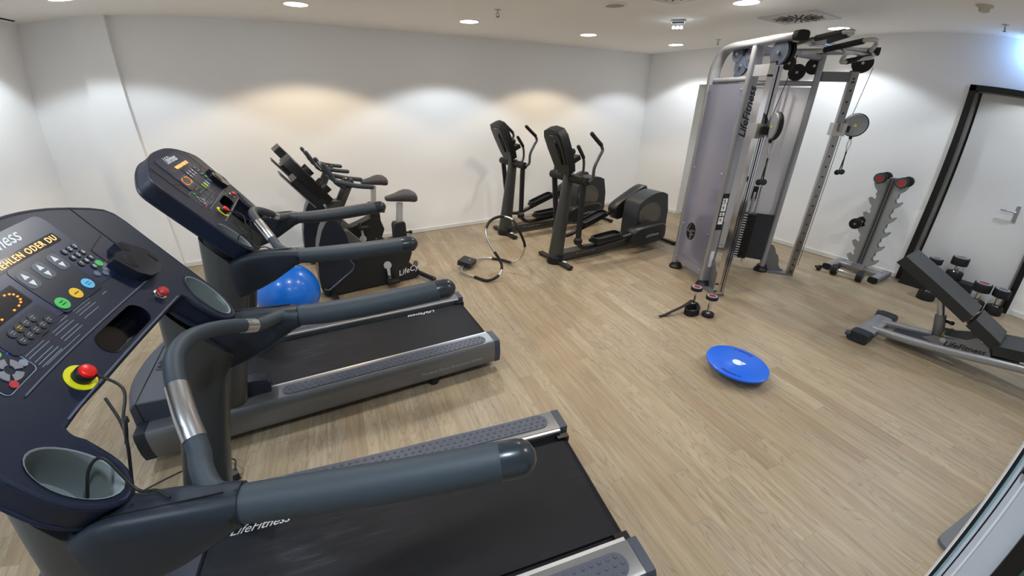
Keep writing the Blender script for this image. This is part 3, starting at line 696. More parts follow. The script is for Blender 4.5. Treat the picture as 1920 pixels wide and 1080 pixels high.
# ------------------------------------------------------------------ elliptical trainers
def make_elliptical(far_arm=0.0):
    root = empty('elliptical_trainer')
    b = MB(); b.lathe([(.10, .0), (.103, .02), (.10, .085), (.092, .095), (.001, .095)], seg=32); b.build('front_base', BLACKM, root)
    b = MB(); b.sweep([(.0, -.30, .028), (.0, .30, .028)], (1, 0, 0), .075, .035, smooth=False)
    for s in (1, -1): b.cyl((0, .28 * s, .03), (0, .28 * s, 0), .032, bev=.003)
    ff = b.build('front_foot', PLASTIC_D, root)
    b = MB(); b.box((.03, -.15, .047), (.035, .05, .004), rot=rotz(.1)); b.build('sticker', INK, ff)
    b = MB(); b.box((.88, 0, .075), (1.72, .13, .085), bev=.018); fr = b.build('main_rail', GUN, root)
    text('rail_print', '95 Xi Total-Body Trainer', .030, (.42, -.0665, .078), (1, 0, 0), (0, 0, 1), INKG, fr)
    b = MB(); b.sweep([(1.79, -.31, .03), (1.79, .31, .03)], (1, 0, 0), .06, .035, smooth=False)
    for s in (1, -1): b.cyl((1.79, .29 * s, .035), (1.79, .29 * s, 0), .03, bev=.003)
    b.build('rear_foot', PLASTIC_D, root)
    # column
    b = MB(); rings = []
    for k in range(8):
        t = k / 7; x = -.0 + .125 * t; z = .07 + .96 * t; w_ = .098 - .038 * t
        rings.append([Vector((x + a, c_, z)) for a, c_ in ell(24, w_, .06 - .012 * t, 2.4)])
    b.loft(rings); b.build('column', GUN, root)
    # pivot tube
    b = MB(); b.cyl((.12, -.31, .985), (.12, .31, .985), .044, bev=.006)
    for s in (1, -1):
        for q in (.1, .2): b.lathe([(.0445, 0), (.046, .003), (.046, .008), (.0445, .011)], (.12, q * s, .985), (0, 1, 0), seg=24)
    b.build('pivot_tube', RUBBER, root)
    # console slab
    b = MB(); ex = Vector((-.21, 0, .46)).normalized(); en = Vector((.46, 0, .21)).normalized()
    o_ = Vector((.085, 0, 1.05))
    pl = [(-.10, 0), (.10, 0), (.135, .10), (.155, .28), (.155, .42), (.12, .485), (0, .505), (-.12, .485), (-.155, .42), (-.155, .28), (-.135, .10)]
    b.prism(pl, o_, (0, 1, 0), ex, en, -.045, .045, bev=.025, seg=3); co = b.build('console', PLASTIC_D, root, ang=50)
    b = MB(); b.prism([(-.11, .12), (.11, .12), (.125, .28), (.125, .40), (.10, .45), (-.10, .45), (-.125, .40), (-.125, .28)], o_, (0, 1, 0), ex, en, -.052, -.04, bev=.006); bc = b.build('back_cover', BLACKM, co)
    b = MB(); b.lathe([(.001, -.06), (.022, -.06), (.026, -.05), (.026, -.035)], o_ + ex * .37 + Vector((0, -.03, 0)), en, seg=20)
    b.tube([o_ + ex * .36 + en * -.06 + Vector((0, -.03, 0)), o_ + ex * .25 + en * -.065 + Vector((0, -.045, 0)), o_ + ex * .12 + en * -.058 + Vector((0, -.04, 0))], .009, seg=8); b.build('fan_nozzle', BLACKM, co)
    b = MB(); b.box(o_ + ex * .44 + en * -.053, (.002, .06, .006), rot=Matrix.Rotation(-.43, 3, 'Y')); b.build('logo_plate', INKG, co)
    b = MB(); b.prism([(-.12, .24), (.12, .24), (.12, .44), (-.12, .44)], o_, (0, 1, 0), ex, en, .044, .048, bev=.003); b.build('screen', GLASSD, co)
    b = MB(); b.box(o_ + ex * .12 + en * .085, (.10, .26, .05), rot=Matrix.Rotation(-.43, 3, 'Y'), bev=.015); b.build('tray', PLASTIC_D, co)
    b = MB(); b.ball(o_ + ex * .21 + en * .075 + Vector((0, -.10, 0)), .035, seg=16); b.ball(o_ + ex * .21 + en * .075 + Vector((0, .10, 0)), .035, seg=16); build_each(b, 'bottle_rest', PLASTIC_D, co)
    # fixed grips
    for s in (1, -1):
        b = MB(); b.tube([(.17, .13 * s, .99), (.208, .13 * s, 1.05), (.212, .13 * s, 1.14), (.198, .13 * s, 1.21)], .014, seg=12); g = b.build('fixed_handle', GUN, root)
        b = MB(); b.tube([(.198, .13 * s, 1.21), (.16, .13 * s, 1.265), (.117, .13 * s, 1.323)], .0195, seg=14, round_end=True, smooth=False); b.build('handle_grip', RUBBER, g)
    # moving arms
    for s in (-1, 1):
        dx = 0 if s < 0 else far_arm
        up = [(.135, .315, .985), (.175, .33, 1.02), (.185 + dx * .3, .33, 1.13), (.245 + dx * .7, .32, 1.23), (.292 + dx, .31, 1.295), (.272 + dx, .305, 1.35)]
        b = MB(); b.tube([(x, y * s, z) for x, y, z in up], .0165, seg=12); ua = b.build('swing_arm', GUN, root)
        b = MB(); b.tube([(.272 + dx, .305 * s, 1.35), (.205 + dx, .30 * s, 1.405), (.137 + dx, .30 * s, 1.461)], .0205, seg=14, round_end=True); b.build('handle_grip', RUBBER, ua)
        xb = .10 if s < 0 else .20
        b = MB(); b.sweep([(.12, .26 * s, .97), (xb, .27 * s, .33)], (0, 1, 0), .045, .065, smooth=False); b.build('lower_link', PLASTIC_D, root)
        if s < 0:
            b = MB(); b.ball((.10, -.27, .325), .05, seg=18); b.tube([(.10, -.27, .30), (.18, -.265, .235), (.30, -.26, .215), (.55, -.26, .225), (.95, -.27, .265)], .026, seg=12); b.build('pedal_arm', BLACKM, root)
            b = MB(); b.box((.54, -.26, .285), (.40, .155, .035), rot=Matrix.Rotation(-.05, 3, 'Y'), bev=.02, seg=3); pd = b.build('pedal', PLASTIC_D, root)
            b = MB(); b.ringplate([(x, y) for x, y in ell(32, .20, .08, 5)], [[(x, y) for x, y in ell(32, .185, .067, 5)]], lambda x, y, t: Vector((.54 + x, -.26 + y, .30 + x * .05 + t)), 0, .035); b.build('pedal_rim', BLACKM, pd)
        else:
            b = MB(); b.ball((.20, .27, .31), .05, seg=18); b.tube([(.20, .27, .28), (.26, .265, .215), (.40, .26, .205), (.60, .26, .26), (1.05, .265, .40), (1.25, .27, .47)], .026, seg=12); b.build('pedal_arm', BLACKM, root)
            b = MB(); b.box((.79, .26, .355), (.40, .155, .035), rot=Matrix.Rotation(-.30, 3, 'Y'), bev=.02, seg=3); pd = b.build('pedal', PLASTIC_D, root)
            b = MB(); b.ringplate([(x, y) for x, y in ell(32, .20, .08, 5)], [[(x, y) for x, y in ell(32, .185, .067, 5)]], lambda x, y, t: Vector((.79 + x * .955 - t * .29, .26 + y, .37 + x * .29 + t)), 0, .03); b.build('pedal_rim', BLACKM, pd)
    # drive housing
    prof = [(1.185, .12), (1.18, .35), (1.195, .575), (1.225, .605), (1.32, .655), (1.42, .69), (1.52, .706), (1.62, .70), (1.71, .665), (1.765, .45), (1.77, .22), (1.74, .09), (1.22, .09)]
    b = MB(); b.prism(prof, (0, 0, 0), (1, 0, 0), (0, 0, 1), (0, 1, 0), -.125, .125, bev=.035, seg=4); dh = b.build('drive_housing', mat('housing_charcoal', (40, 44, 49), .4, bump=.1, bscale=800), root, ang=50)
    for s in (1, -1):
        b = MB(); b.lathe([(.001, .1262), (.135, .1265), (.148, .128), (.157, .132), (.166, .131), (.17, .12)], (1.42, 0, .425), (0, s, 0), seg=48, sx=.96, sy=1.22, ref=(0, 0, 1)); b.build('flywheel_trim', mat('trim_steel', (112, 110, 105), .38, metal=.8), dh)
    # crank covers
    for s, c, a in ((-1, (1.24, .235), .05), (1, (1.40, .525), .43)):
        R_ = Matrix.Rotation(-a, 3, 'Y'); cc = Vector((c[0], .255 * s, c[1]))
        pl = ell(36, .30 if s < 0 else .32, .118 if s < 0 else .12, 4.5)
        b = MB(); fs = [cc + R_ @ Vector((x, 0, z)) for x, z in pl]
        b.loft([[p_ + Vector((0, -.075, 0)) for p_ in [cc + (q - cc) * .93 for q in fs]], [p_ + Vector((0, -.055, 0)) for p_ in fs], [p_ + Vector((0, .055, 0)) for p_ in fs], [p_ + Vector((0, .075, 0)) for p_ in [cc + (q - cc) * .93 for q in fs]]])
        ck = b.build('crank_cover', PLASTIC_D, root, ang=50)
        if s < 0:
            b = MB(); b.prism([(x, z) for x, z in ell(28, .15, .03, 6)], cc + Vector((.03, -.0765, .0)), R_ @ Vector((1, 0, 0)), R_ @ Vector((0, 0, 1)), (0, -1, 0), -.002, .001); b.build('badge', BLACKM, ck)
            text('badge_logo', 'LifeFitness', .055, cc + Vector((.03, -.0785, .0)), R_ @ Vector((1, 0, 0)), R_ @ Vector((0, 0, 1)), INKG, ck, shear=.3)
    return root
e1 = make_elliptical(.02)
tag(e1, 'black elliptical trainer in front, next to the silver cable machine', 'elliptical trainer', 'elliptical trainers')
e1.location = (2.65, 3.55, 0); e1.rotation_euler.z = .02
e2 = copy_tree(e1); e2.location = (2.65, 4.80, 0); e2.rotation_euler.z = .01
tag(e2, 'black elliptical trainer behind the other, close to the back wall', 'elliptical trainer', 'elliptical trainers')

# ------------------------------------------------------------------ upright bikes
def make_bike(crank_up=False):
    root = empty('exercise_bike')     # local x toward the rear; origin on the floor under the seat line at x = 0
    body = [(.10, .03), (.13, .20), (.17, .33), (.25, .42), (.30, .36), (.40, .27), (.47, .33), (.70, .40), (.86, .46), (.96, .44), (1.0, .30), (.955, .20), (1.09, .05), (1.0, .015), (.60, .02), (.30, .015)]
    b = MB(); b.prism(body, (0, 0, 0), (1, 0, 0), (0, 0, 1), (0, 1, 0), -.085, .085, bev=.02, seg=3); bd = b.build('body', PLASTIC_D, root, ang=45)
    fw = [(.10, .04), (.083, .12), (.085, .25), (.105, .40), (.14, .55), (.185, .67), (.235, .745), (.29, .765), (.345, .72), (.385, .62), (.405, .45), (.405, .27), (.20, .09)]
    b = MB(); b.prism(fw, (0, 0, 0), (1, 0, 0), (0, 0, 1), (0, 1, 0), -.092, .092, bev=.02, seg=3); b.build('flywheel_cover', mat('gloss_navy', (30, 36, 46), .3), root, ang=45)
    b = MB(); b.sweep([(.105, -.0, .10), (.15, 0, .085), (.39, 0, .24), (.41, 0, .29), (.33, 0, .46)], (0, 1, 0), .200, .028, smooth=False); b.build('accent_trim', mat('trim_slate', (82, 90, 104), .35, metal=.3), root, ang=45)
    text('body_logo', 'LifeCycle', .085, (.985, -.0865, .125), (1, 0, .18), (-.18, 0, 1), INK, bd, shear=.3)
    b = MB(); b.sweep([(.22, 0, .35), (.31, 0, .72), (.345, 0, .78)], (0, 1, 0), .12, .13, smooth=False); b.box((.335, 0, .83), (.13, .13, .17), bev=.015)
    b.build('front_frame', mat('frame_charcoal', (74, 74, 74), .45, metal=.3), root, ang=45)
    b = MB(); b.prism([(.30, .62), (.42, .62), (.64, .36), (.50, .30)], (0, 0, 0), (1, 0, 0), (0, 0, 1), (0, 1, 0), -.05, .05, bev=.01)
    for x, z in ((.40, .585), (.37, .42)): b.cyl((x, -.056, z), (x, -.05, z), .012, seg=12)
    b.build('brace', mat('brace_grey', (96, 94, 92), .45, metal=.4), root, ang=45)
    b = MB(); b.sweep([(.385, 0, .86), (.49, 0, 1.045)], (0, 1, 0), .085, .085, smooth=False); b.build('handlebar_post', GUN, root)
    b = MB(); b.ball((.49, 0, 1.055), .058, seg=18); b.build('handlebar_hub', BLACKM, root)
    # handlebars: side grips, raised horns
    for s in (1, -1):
        b = MB(); b.tube([(.44, .06 * s, 1.04), (.40, .14 * s, 1.07), (.36, .20 * s, 1.112), (.42, .225 * s, 1.095), (.53, .225 * s, 1.062), (.655, .215 * s, 1.038)], .0205, seg=14, round_end=True); hb = b.build('handlebar', RUBBERG, root)
        b = MB(); b.tube([(.385, .213 * s, 1.105), (.35, .20 * s, 1.13), (.318, .20 * s, 1.19), (.283, .20 * s, 1.258)], .019, seg=14, round_end=True); be = b.build('bar_end', RUBBERG, hb)
        b = MB(); b.tube([(.335, .20 * s, 1.16), (.318, .20 * s, 1.19), (.294, .20 * s, 1.237)], .0202, seg=14); b.build('pulse_grip', CHROME if s > 0 else RUBBERG, be)
    # console
    ex = Vector((-.26, 0, .36)).normalized(); en = Vector((.36, 0, .26)).normalized(); o_ = Vector((.30, 0, .92))
    pl = [(-.10, 0), (.10, 0), (.14, .10), (.165, .28), (.165, .40), (.13, .465), (0, .49), (-.13, .465), (-.165, .40), (-.165, .28), (-.14, .10)]
    b = MB(); b.prism(pl, o_, (0, 1, 0), ex, en, -.04, .04, bev=.03, seg=3); co = b.build('console', BLACKM, root, ang=50)
    b = MB(); b.prism([(-.13, .03), (.13, .03), (.15, .33), (-.15, .33)], o_, (0, 1, 0), ex, en, -.10, -.02, bev=.03, seg=4); b.build('back_shell', PLASTIC_D, co)
    b = MB(); b.prism([(-.12, .05), (.12, .05), (.12, .42), (-.12, .42)], o_ + en * -.112, (0, 1, 0), ex, en, -.012, .0, bev=.003); b.build('reading_rack', mat('rack_grey', (96, 100, 104), .5), co)
    b = MB(); b.prism([(-.125, .22), (.125, .22), (.13, .41), (-.13, .41)], o_, (0, 1, 0), ex, en, .039, .043, bev=.002); b.build('screen', GLASSD, co)
    for s in (1, -1):
        b = MB(); b.lathe([(.001, -.04), (.045, -.04), (.05, .0), (.05, .03), (.043, .03), (.04, -.02), (.001, -.02)], o_ + ex * .12 + en * .06 + Vector((0, .10 * s, 0)), en, seg=20); b.build('cup_holder', PLASTIC_D, co)
    # seat
    b = MB(); b.prism([(.855, .42), (.86, .60), (.875, .625), (.965, .63), (.975, .61), (.975, .40)], (0, 0, 0), (1, 0, 0), (0, 0, 1), (0, 1, 0), -.055, .055, bev=.015, seg=3); b.build('seat_tower', PLASTIC_D, root)
    b = MB(); b.cyl((.975, -.0, .50), (1.03, -.0, .50), .012); b.ball((1.035, 0, .50), .02, seg=12); b.build('height_knob', PLASTIC_D, root)
    b = MB(); b.box((.94, 0, .71), (.055, .045, .22), rot=Matrix.Rotation(.12, 3, 'Y'), bev=.006); b.build('seat_post', ALU, root)
    b = MB(); rings = []
    for x, wy, zt, th in ((.815, .02, .885, .02), (.825, .035, .89, .035), (.86, .045, .895, .045), (.92, .06, .905, .06), (.97, .09, .918, .075), (1.03, .125, .925, .085), (1.08, .13, .915, .085), (1.105, .11, .90, .07), (1.115, .08, .885, .04)):
        rings.append([Vector((x, a, zt - th / 2 + c_)) for a, c_ in ell(20, wy, th / 2 * 1.35, 2.4)])
    b.loft(rings); b.build('seat', SEATM, root, ang=60)
    # cranks and pedals
    for s in (-1, 1):
        upc = crank_up if s < 0 else not crank_up
        cz = .22; dz = .155 if upc else -.155
        b = MB(); b.lathe([(.001, 0), (.04, 0), (.038, .018), (.001, .02)], (.73, .086 * s, cz), (0, s, 0), seg=24)
        b.prism([(-.016, 0), (.016, 0), (.011, dz), (-.011, dz)], (.73, .10 * s, cz), (1, 0, 0), (0, 0, 1), (0, s, 0), 0, .014, bev=.004); ck = b.build('crank', mat('crank_grey', (176, 178, 182), .4), root)
        b = MB(); b.box((.745, .165 * s, cz + dz), (.115, .09, .028), bev=.01); b.tube([(.695, .125 * s, cz + dz), (.70, .135 * s, cz + dz + .045), (.72, .165 * s, cz + dz + .06), (.70, .2 * s, cz + dz + .045), (.695, .207 * s, cz + dz)], .008, seg=8); b.build('pedal', RUBBER, ck)
    # stabilisers
    b = MB(); b.tube([(1.04, -.02, .06), (1.10, -.16, .045), (1.145, -.27, .038)], .026, seg=14, round_end=True); b.tube([(1.04, .02, .06), (1.10, .16, .045), (1.145, .27, .038)], .026, seg=14, round_end=True)
    for s in (1, -1): b.cyl((1.14, .262 * s, .03), (1.14, .262 * s, 0), .018)
    b.build('rear_stabiliser', PLASTIC_D, root)
    b = MB(); b.tube([(.18, -.25, .03), (.18, .25, .03)], .028, seg=14, round_end=True); b.build('front_stabiliser', PLASTIC_D, root)
    return root
bk1 = make_bike(False); tag(bk1, 'upright exercise bike beside the second treadmill, in front of the other bike', 'exercise bike', 'exercise bikes')
bk2 = make_bike(True); tag(bk2, 'upright exercise bike nearest the back wall, partly hidden by the other', 'exercise bike', 'exercise bikes')
bk1.location = (.02, 3.90, 0); bk1.rotation_euler.z = .05
bk2.location = (-.03, 4.90, 0); bk2.rotation_euler.z = .03

# ------------------------------------------------------------------ cable machine
A1, N1, J1, E1_ = Vector((3.822, 2.743, 0)), Vector((3.652, 2.249, 0)), Vector((3.573, 2.02, 0)), Vector((3.516, 1.85, 0))
C2, B2, J2, E2_ = Vector((4.288, 2.812, 0)), Vector((4.629, 2.194, 0)), Vector((4.801, 1.961, 0)), Vector((4.88, 1.852, 0))
def zz(v, z): return Vector((v.x, v.y, z))
cm = empty('cable_machine', (4.15, 2.3, 0)); tag(cm, 'tall silver dual pulley cable machine with grey side shrouds', 'cable machine')
OFF = Vector((-4.15, -2.3, 0))
def side_frame(A, N, J, E, out, near):
    A, N, J, E = A + OFF, N + OFF, J + OFF, E + OFF
    u = (N - A).normalized(); L = Vector((u.y, -u.x, 0))
    if L.dot(out) < 0: L = -L
    b = MB()
    p = [zz(A, .05), zz(A, .8), zz(A, 1.6), zz(A, 1.98), zz(A + u * .025, 2.10), zz(A + u * .09, 2.19), zz(A + u * .19, 2.222), zz(A + (E - A) * .5, 2.226), zz(E - u * .03, 2.232)]
    b.sweep(p, L, .105, .062, sub=6, e=3.2); fr = b.build('side_frame', SILVER, cm)
    b = MB(); b.sweep([zz(E - u * .035, 2.232), zz(E + u * .012, 2.232)], L, .112, .070, smooth=False); b.build('frame_cap', RUBBER, fr)
    b = MB(); b.sweep([zz(N, .04), zz(N, 2.20)], L, .105, .058, smooth=False, e=3.2); nc = b.build('front_upright', SILVER, cm)
    b = MB()
    for z, r in ((.19, .026), (1.955, .024)): b.tube([zz(A, z), zz(N, z)], r, seg=14)
    build_each(b, 'cross_tube', SILVER, cm)
    for q in (A, N):
        b = MB(); b.lathe([(.075, 0), (.075, .02), (.055, .045), (.052, .07), (.001, .07)], zz(q, 0), seg=28); b.build('foot', PLASTIC_D, cm)
    # shroud
    b = MB(); w_ = (N - A).length
    b.prism([(.02, .11), (w_ - .02, .11), (w_ - .02, 1.92), (.02, 1.92)], A + L * .035, u, (0, 0, 1), L, 0, .008, bev=.002); sh = b.build('side_shroud', SHROUD if near else mat('shroud_sheet_lit', (236, 236, 240), .35, trans=.35, coat=.2), cm)  # far sheet is the same material, with brighter light put into its colour
    b = MB()
    for z in (.16, .55, 1.15, 1.87):
        for t in (.045, w_ - .045): b.lathe([(.001, 0), (.009, 0), (.009, .006), (.005, .01), (.001, .01)], A + u * t + L * .043 + Vector((0, 0, z)), L, seg=12)
    for z in (.3, .62, 1.2, 1.3): b.lathe([(.001, 0), (.007, 0), (.006, .008), (.001, .008)], A - u * .03 + Vector((0, 0, z)), -u, seg=10)
    build_each(b, 'bolt', STEEL, sh)
    # adjustable column
    uj = (J - N).normalized(); Lj = Vector((uj.y, -uj.x, 0))
    Rj = Matrix((uj, Lj, Vector((0, 0, 1)))).transposed()
    b = MB(); b.box(zz(J, 1.045), (.062, .075, 2.03), rot=Rj, bev=.008); ac = b.build('guide_column', CHROME if near else mat('dark_chrome', (150, 150, 154), .2, metal=1), cm)
    b = MB()
    for k in range(19):
        z = .2 + k * .1
        sd = -1 if near else 1; b.cyl(zz(J, z) + Lj * .0372 * sd, zz(J, z) + Lj * .0380 * sd, .0085, seg=12)
    b.box(zz(J, 1.045) + uj * .0312, (.001, .012, 1.98), rot=Rj)
    b.build('pin_hole', HOLE, ac)
    b = MB(); b.box(zz(J, 2.065), (.066, .08, .012), rot=Rj, bev=.003); b.build('column_cap', RUBBER, ac)
    b = MB(); b.box(zz((N + J) / 2, 2.015), ((J - N).length - .06, .05, .085), rot=Rj, bev=.006); b.build('top_arm', ALU if near else SILVER_D, cm)
    # foot plate with the wavy outline
    pl = [(0, .0), (.20, .0), (.205, .015), (.17, .03), (.145, .07), (.135, .13), (.115, .18), (.09, .20), (.07, .25), (.04, .29), (0, .30)]
    b = MB(); b.prism([(x, z + .02) for x, z in pl], N + uj * .02 - Lj * .03, uj, (0, 0, 1), Lj, 0, .008, bev=.002)
    b.box(zz((N + J) / 2, .012), ((J - N).length + .06, .1, .02), rot=Rj, bev=.003); b.build('foot_plate', SILVER_D, cm)
    b = MB()
    for z in (.13, .05): b.cyl(zz(J, z) - Lj * .052, zz(J, z) + Lj * .052, .009, seg=12)
    b.cyl(zz(J, 1.97) - Lj * .06, zz(J, 1.97) + Lj * .06, .009, seg=12)
    build_each(b, 'bolt', BLACKM, ac)
    # carriage
    b = MB(); b.box(zz(J, 1.555) + Lj * .012, (.11, .15, .115), rot=Rj, bev=.024, seg=3); ca = b.build('carriage', STEEL, cm)
    kd = Lj if not near else -Lj
    b = MB(); b.cyl(zz(J, 1.575) + kd * .08, zz(J, 1.575) + kd * .125, .011); b.cyl(zz(J, 1.615) + kd * .125, zz(J, 1.535) + kd * .125, .013, bev=.003); b.build('lock_knob', STOPK, ca)
    hd = uj; c0 = J + hd * (.14 if near else .135); c0 = Vector((c0.x, c0.y, 1.60))
    b = MB(); b.box(zz(J, 1.56) + hd * .065, (.07, .05, .06), rot=Rj, bev=.008); b.build('swivel', BLACKM, ca)
    ax = Lj if not near else (Lj * .93 + uj * -.36 * (1 if Lj.dot(Vector((-1, 0, 0))) > 0 else -1)).normalized()
    b = MB(); b.lathe([(.001, -.022), (.095, -.022), (.102, -.012), (.102, .012), (.095, .022), (.001, .022)], c0, ax, seg=40); ph = b.build('pulley_housing', STOPK, ca)
    vw = Vector((-1, -.4, 0)); sg = 1 if ax.dot(vw) > 0 else -1
    b = MB(); 
    b.prism([(-.016, -.012), (.016, -.012), (0, .016)], c0 + ax * .0222 * sg, Vector((ax.y, -ax.x, 0)), (0, 0, 1), ax, 0, .0008 * sg); b.build('warning_sticker', YELL, ph)
    b = MB(); b.lathe([(.001, -.018), (.098, -.018), (.108, -.008), (.108, .008), (.098, .018), (.001, .018)], c0 + ax * -.004 * sg - hd * -.006, ax, seg=36); b.build('pulley_wheel', RUBBER, ph)
    h0 = c0 + hd * .0 + Vector((0, 0, -.10))
    b = MB(); b.lathe([(.014, 0), (.016, -.012), (.012, -.03), (.001, -.03)], h0, (0, 0, 1), seg=16); b.build('cable_stop', RUBBER, ph)
    # cables
    b = MB(); q = J + uj * .055
    b.tube([zz(q, .12), zz(q, 1.52)], .0028, seg=6); b.tube([zz(q, 1.66) + uj * .03, zz(E, 2.10) + uj * .0], .0028, seg=6); build_each(b, 'steel_cable', CABLE, cm)
    # top pulleys, in the plane of the frame
    E_n = E
    Lx = L if near else -L
    b = MB(); n_ = 0
    def pulley(c, r, m_=STOPK):
        b = MB(); b.lathe([(.001, -.014), (r * .25, -.014), (r * .8, -.008), (r, -.013), (r - .004, 0), (r, .013), (r * .8, .008), (r * .25, .014), (.001, .014)], c, L, seg=36)
        pw = b.build('pulley', m_, cm)
        b = MB(); b.lathe([(.001, -.022), (.012, -.022), (.012, .022), (.001, .022)], c, L, seg=14); b.build('axle', STEEL, pw)
    PB = mat('pulley_blue_grey', (72, 80, 94), .35, metal=.3)
    if near:
        pulley(N + u * .27 + Vector((0, 0, 2.13)) + L * .02, .088, PB)
        pulley(N + u * .27 + Vector((0, 0, 2.135)) - L * .03, .088, RUBBER)
        pulley(A + u * .36 + Vector((0, 0, 2.062)), .078, PB); pulley(A + u * .462 + Vector((0, 0, 2.115)) , .076, PB); pulley(A + u * .29 + Vector((0, 0, 2.160)), .066, PB)
        b = MB(); b.box(A + u * .30 + Vector((0, 0, 2.17)) - L * .03, (.12, .03, .06), rot=Rj, bev=.004); b.build('pulley_bracket', BLACKM, cm)
    else:
        pulley(E - u * .09 + Vector((0, 0, 2.135)), .085, RUBBER)
        pulley(A + u * .525 + Vector((0, 0, 2.05)), .074, RUBBER); pulley(A + u * .655 + Vector((0, 0, 2.105)), .074, RUBBER); pulley(A + u * .44 + Vector((0, 0, 2.13)), .06, RUBBER)
    # weight stack inside
    Rs = Matrix((u, L, Vector((0, 0, 1)))).transposed()
    inn = -L * .10; mid = A + u * ((.28 if near else .44)) + inn
    for k in range(18):
        b = MB(); b.box(zz(mid, .165 + k * .0285), ((.30 if near else .15), .10, .0255), rot=Rs, bev=.003)
        wp = b.build('weight_plate', BLACKM, cm)
        b = MB(); b.box(zz(mid, .165 + k * .0285) - L * .0505 - u * .03, (.045, .001, .010), rot=Rs); b.build('weight_number', INK, wp)
    if not near:
        b = MB(); b.box(zz(A + u * .60, .40) - L * .045, (.17, .02, .52), rot=Rs, bev=.004); b.build('stack_guard', mat('guard_slate', (44, 48, 58), .3), cm)
    b = MB()
    for sd in (-.05, .05): b.cyl(zz(mid + u * sd, .1), zz(mid + u * sd, 1.93), .011, seg=14)
    build_each(b, 'guide_rod', CHROME, cm)
    b = MB(); b.cyl(zz(mid, .66), zz(mid, .80), .014); b.cyl(zz(mid, .80), zz(mid, .90), .028, bev=.004); b.build('selector_stem', STEEL, cm)
    b = MB(); b.box(zz(mid, .89), (.05, .05, .13), rot=Rs, bev=.006); b.build('stack_cable_block', BLACKM, cm)
    return u, L, nc
u1, L1, nc1 = side_frame(A1, N1, J1, E1_, Vector((-1, 0, 0)), True)
u2, L2, nc2 = side_frame(C2, B2, J2, E2_, Vector((1, 0, 0)), False)
# logo writing on the near upright and the LF badge on the near shroud
fN = N1 + OFF
text('frame_logo', 'LifeFitness', .098, zz(fN, 1.685) + u1 * .0297 - L1 * .012, (0, 0, 1), L1 , INKB, nc1, shear=.35, bold=.002)
b = MB(); b.box(zz(fN, .80) + u1 * .0295, (.001, .07, .36), rot=Matrix((u1, L1, Vector((0, 0, 1)))).transposed()); dc = b.build('instruction_decal', INKB, nc1)
b = MB()
Rf = Matrix((u1, L1, Vector((0, 0, 1)))).transposed()
for k, (z, hh) in enumerate(((.735, .085), (.80, .045), (.865, .085), (.93, .06))): b.box(zz(fN, z - .02) + u1 * .0303, (.0008, .052, hh - .012), rot=Rf)
build_each(b, 'decal_panel', INK, dc)
b = MB()
for k, z in enumerate((.72, .775, .84, .905)):
    b.box(zz(fN, z) + u1 * .031, (.0006, .008, .03), rot=Rf); b.box(zz(fN, z + .008) + u1 * .031 + L1 * .01, (.0006, .02, .005), rot=Rf); b.ball(zz(fN, z + .022) + u1 * .031, .004, seg=8)
b.build('decal_figure', INKB, dc)
b = MB(); b.box(zz(fN, .31) + u1 * .0295, (.001, .04, .17), rot=Rf); dd = b.build('warning_label', INK, nc1)
b = MB()
for k in range(9): b.box(zz(fN, .24 + k * .017) + u1 * .0302, (.0005, .03, .004), rot=Rf)
b.build('label_print', INKG, dd)
# LF badge
bo = A1 + OFF + u1 * .20 + L1 * .0437 + Vector((0, 0, .50))
rv = (u1 if u1.cross(Vector((0, 0, 1))).dot(L1) > 0 else u1)
b = MB(); b.prism(ell(36, .075, .095), bo, u1, (0, 0, 1), L1, 0, .001); bd = b.build('shroud_badge', INKB, cm)
b = MB()   # the split letter strokes of the emblem
for pl in ([(-.075 + .048, .075), (-.012, .092), (-.045, .004), (-.002, .004), (-.002, -.012), (-.072, -.012)], [(.012, -.092), (.03, -.03), (.055, -.03), (.055, -.018), (.008, -.018), (-.012, -.085)], [(.0, .022), (.066, .022), (.070, .010), (.02, .010), (.002, -.045), (-.014, -.045)]):
    b.prism(pl, bo + L1 * .001, u1, (0, 0, 1), L1, 0, .0006)
b.build('badge_emblem', mat('emblem_grey', (150, 148, 160), .3, metal=.6), bd)
# rear link, front beam and pull-up grips
Ao, Co, No, Bo, Eo, Fo = [v_ + OFF for v_ in (A1, C2, N1, B2, E1_, E2_)]
b = MB(); b.tube([zz(Ao, .12), zz(Co, .12)], .024); b.tube([zz(Ao, 1.955), zz(Co, 1.955)], .024); b.tube([zz(No, 2.19) , zz(Bo, 2.17)], .026); build_each(b, 'cross_tube', SILVER, cm)
b = MB(); b.tube([zz(Eo, 2.215) - u1 * .06, zz(Fo, 2.205) - u2 * .06], .024, seg=16); b.build('front_beam', STEEL, cm)
def W(x, y, z): return Vector((x, y, z)) + OFF
def grip(pts, r=.0155, m_=STEEL): b = MB(); b.tube(pts, r, seg=12); return b.build('pull_up_bar', m_, cm)
def pad(par, p, q): b = MB(); b.tube([p, q], .021, seg=14, smooth=False); b.build('foam_grip', RUBBER, par)
g = grip([W(3.62, 1.93, 2.19), W(3.55, 1.80, 2.20), W(3.46, 1.66, 2.205), W(3.33, 1.47, 2.205), W(3.37, 1.455, 2.20), W(3.55, 1.62, 2.20), W(3.74, 1.80, 2.20), W(3.80, 1.92, 2.20)])
pad(g, W(3.52, 1.745, 2.203), W(3.35, 1.50, 2.206)); pad(g, W(3.42, 1.50, 2.20), W(3.66, 1.72, 2.20))
g = grip([W(3.72, 1.92, 2.135), W(3.80, 1.82, 2.15), W(3.76, 1.68, 2.17), W(3.72, 1.50, 2.195), W(3.76, 1.46, 2.195), W(3.80, 1.465, 2.18), W(3.84, 1.50, 2.145), W(3.99, 1.57, 2.15), W(4.10, 1.80, 2.19)])
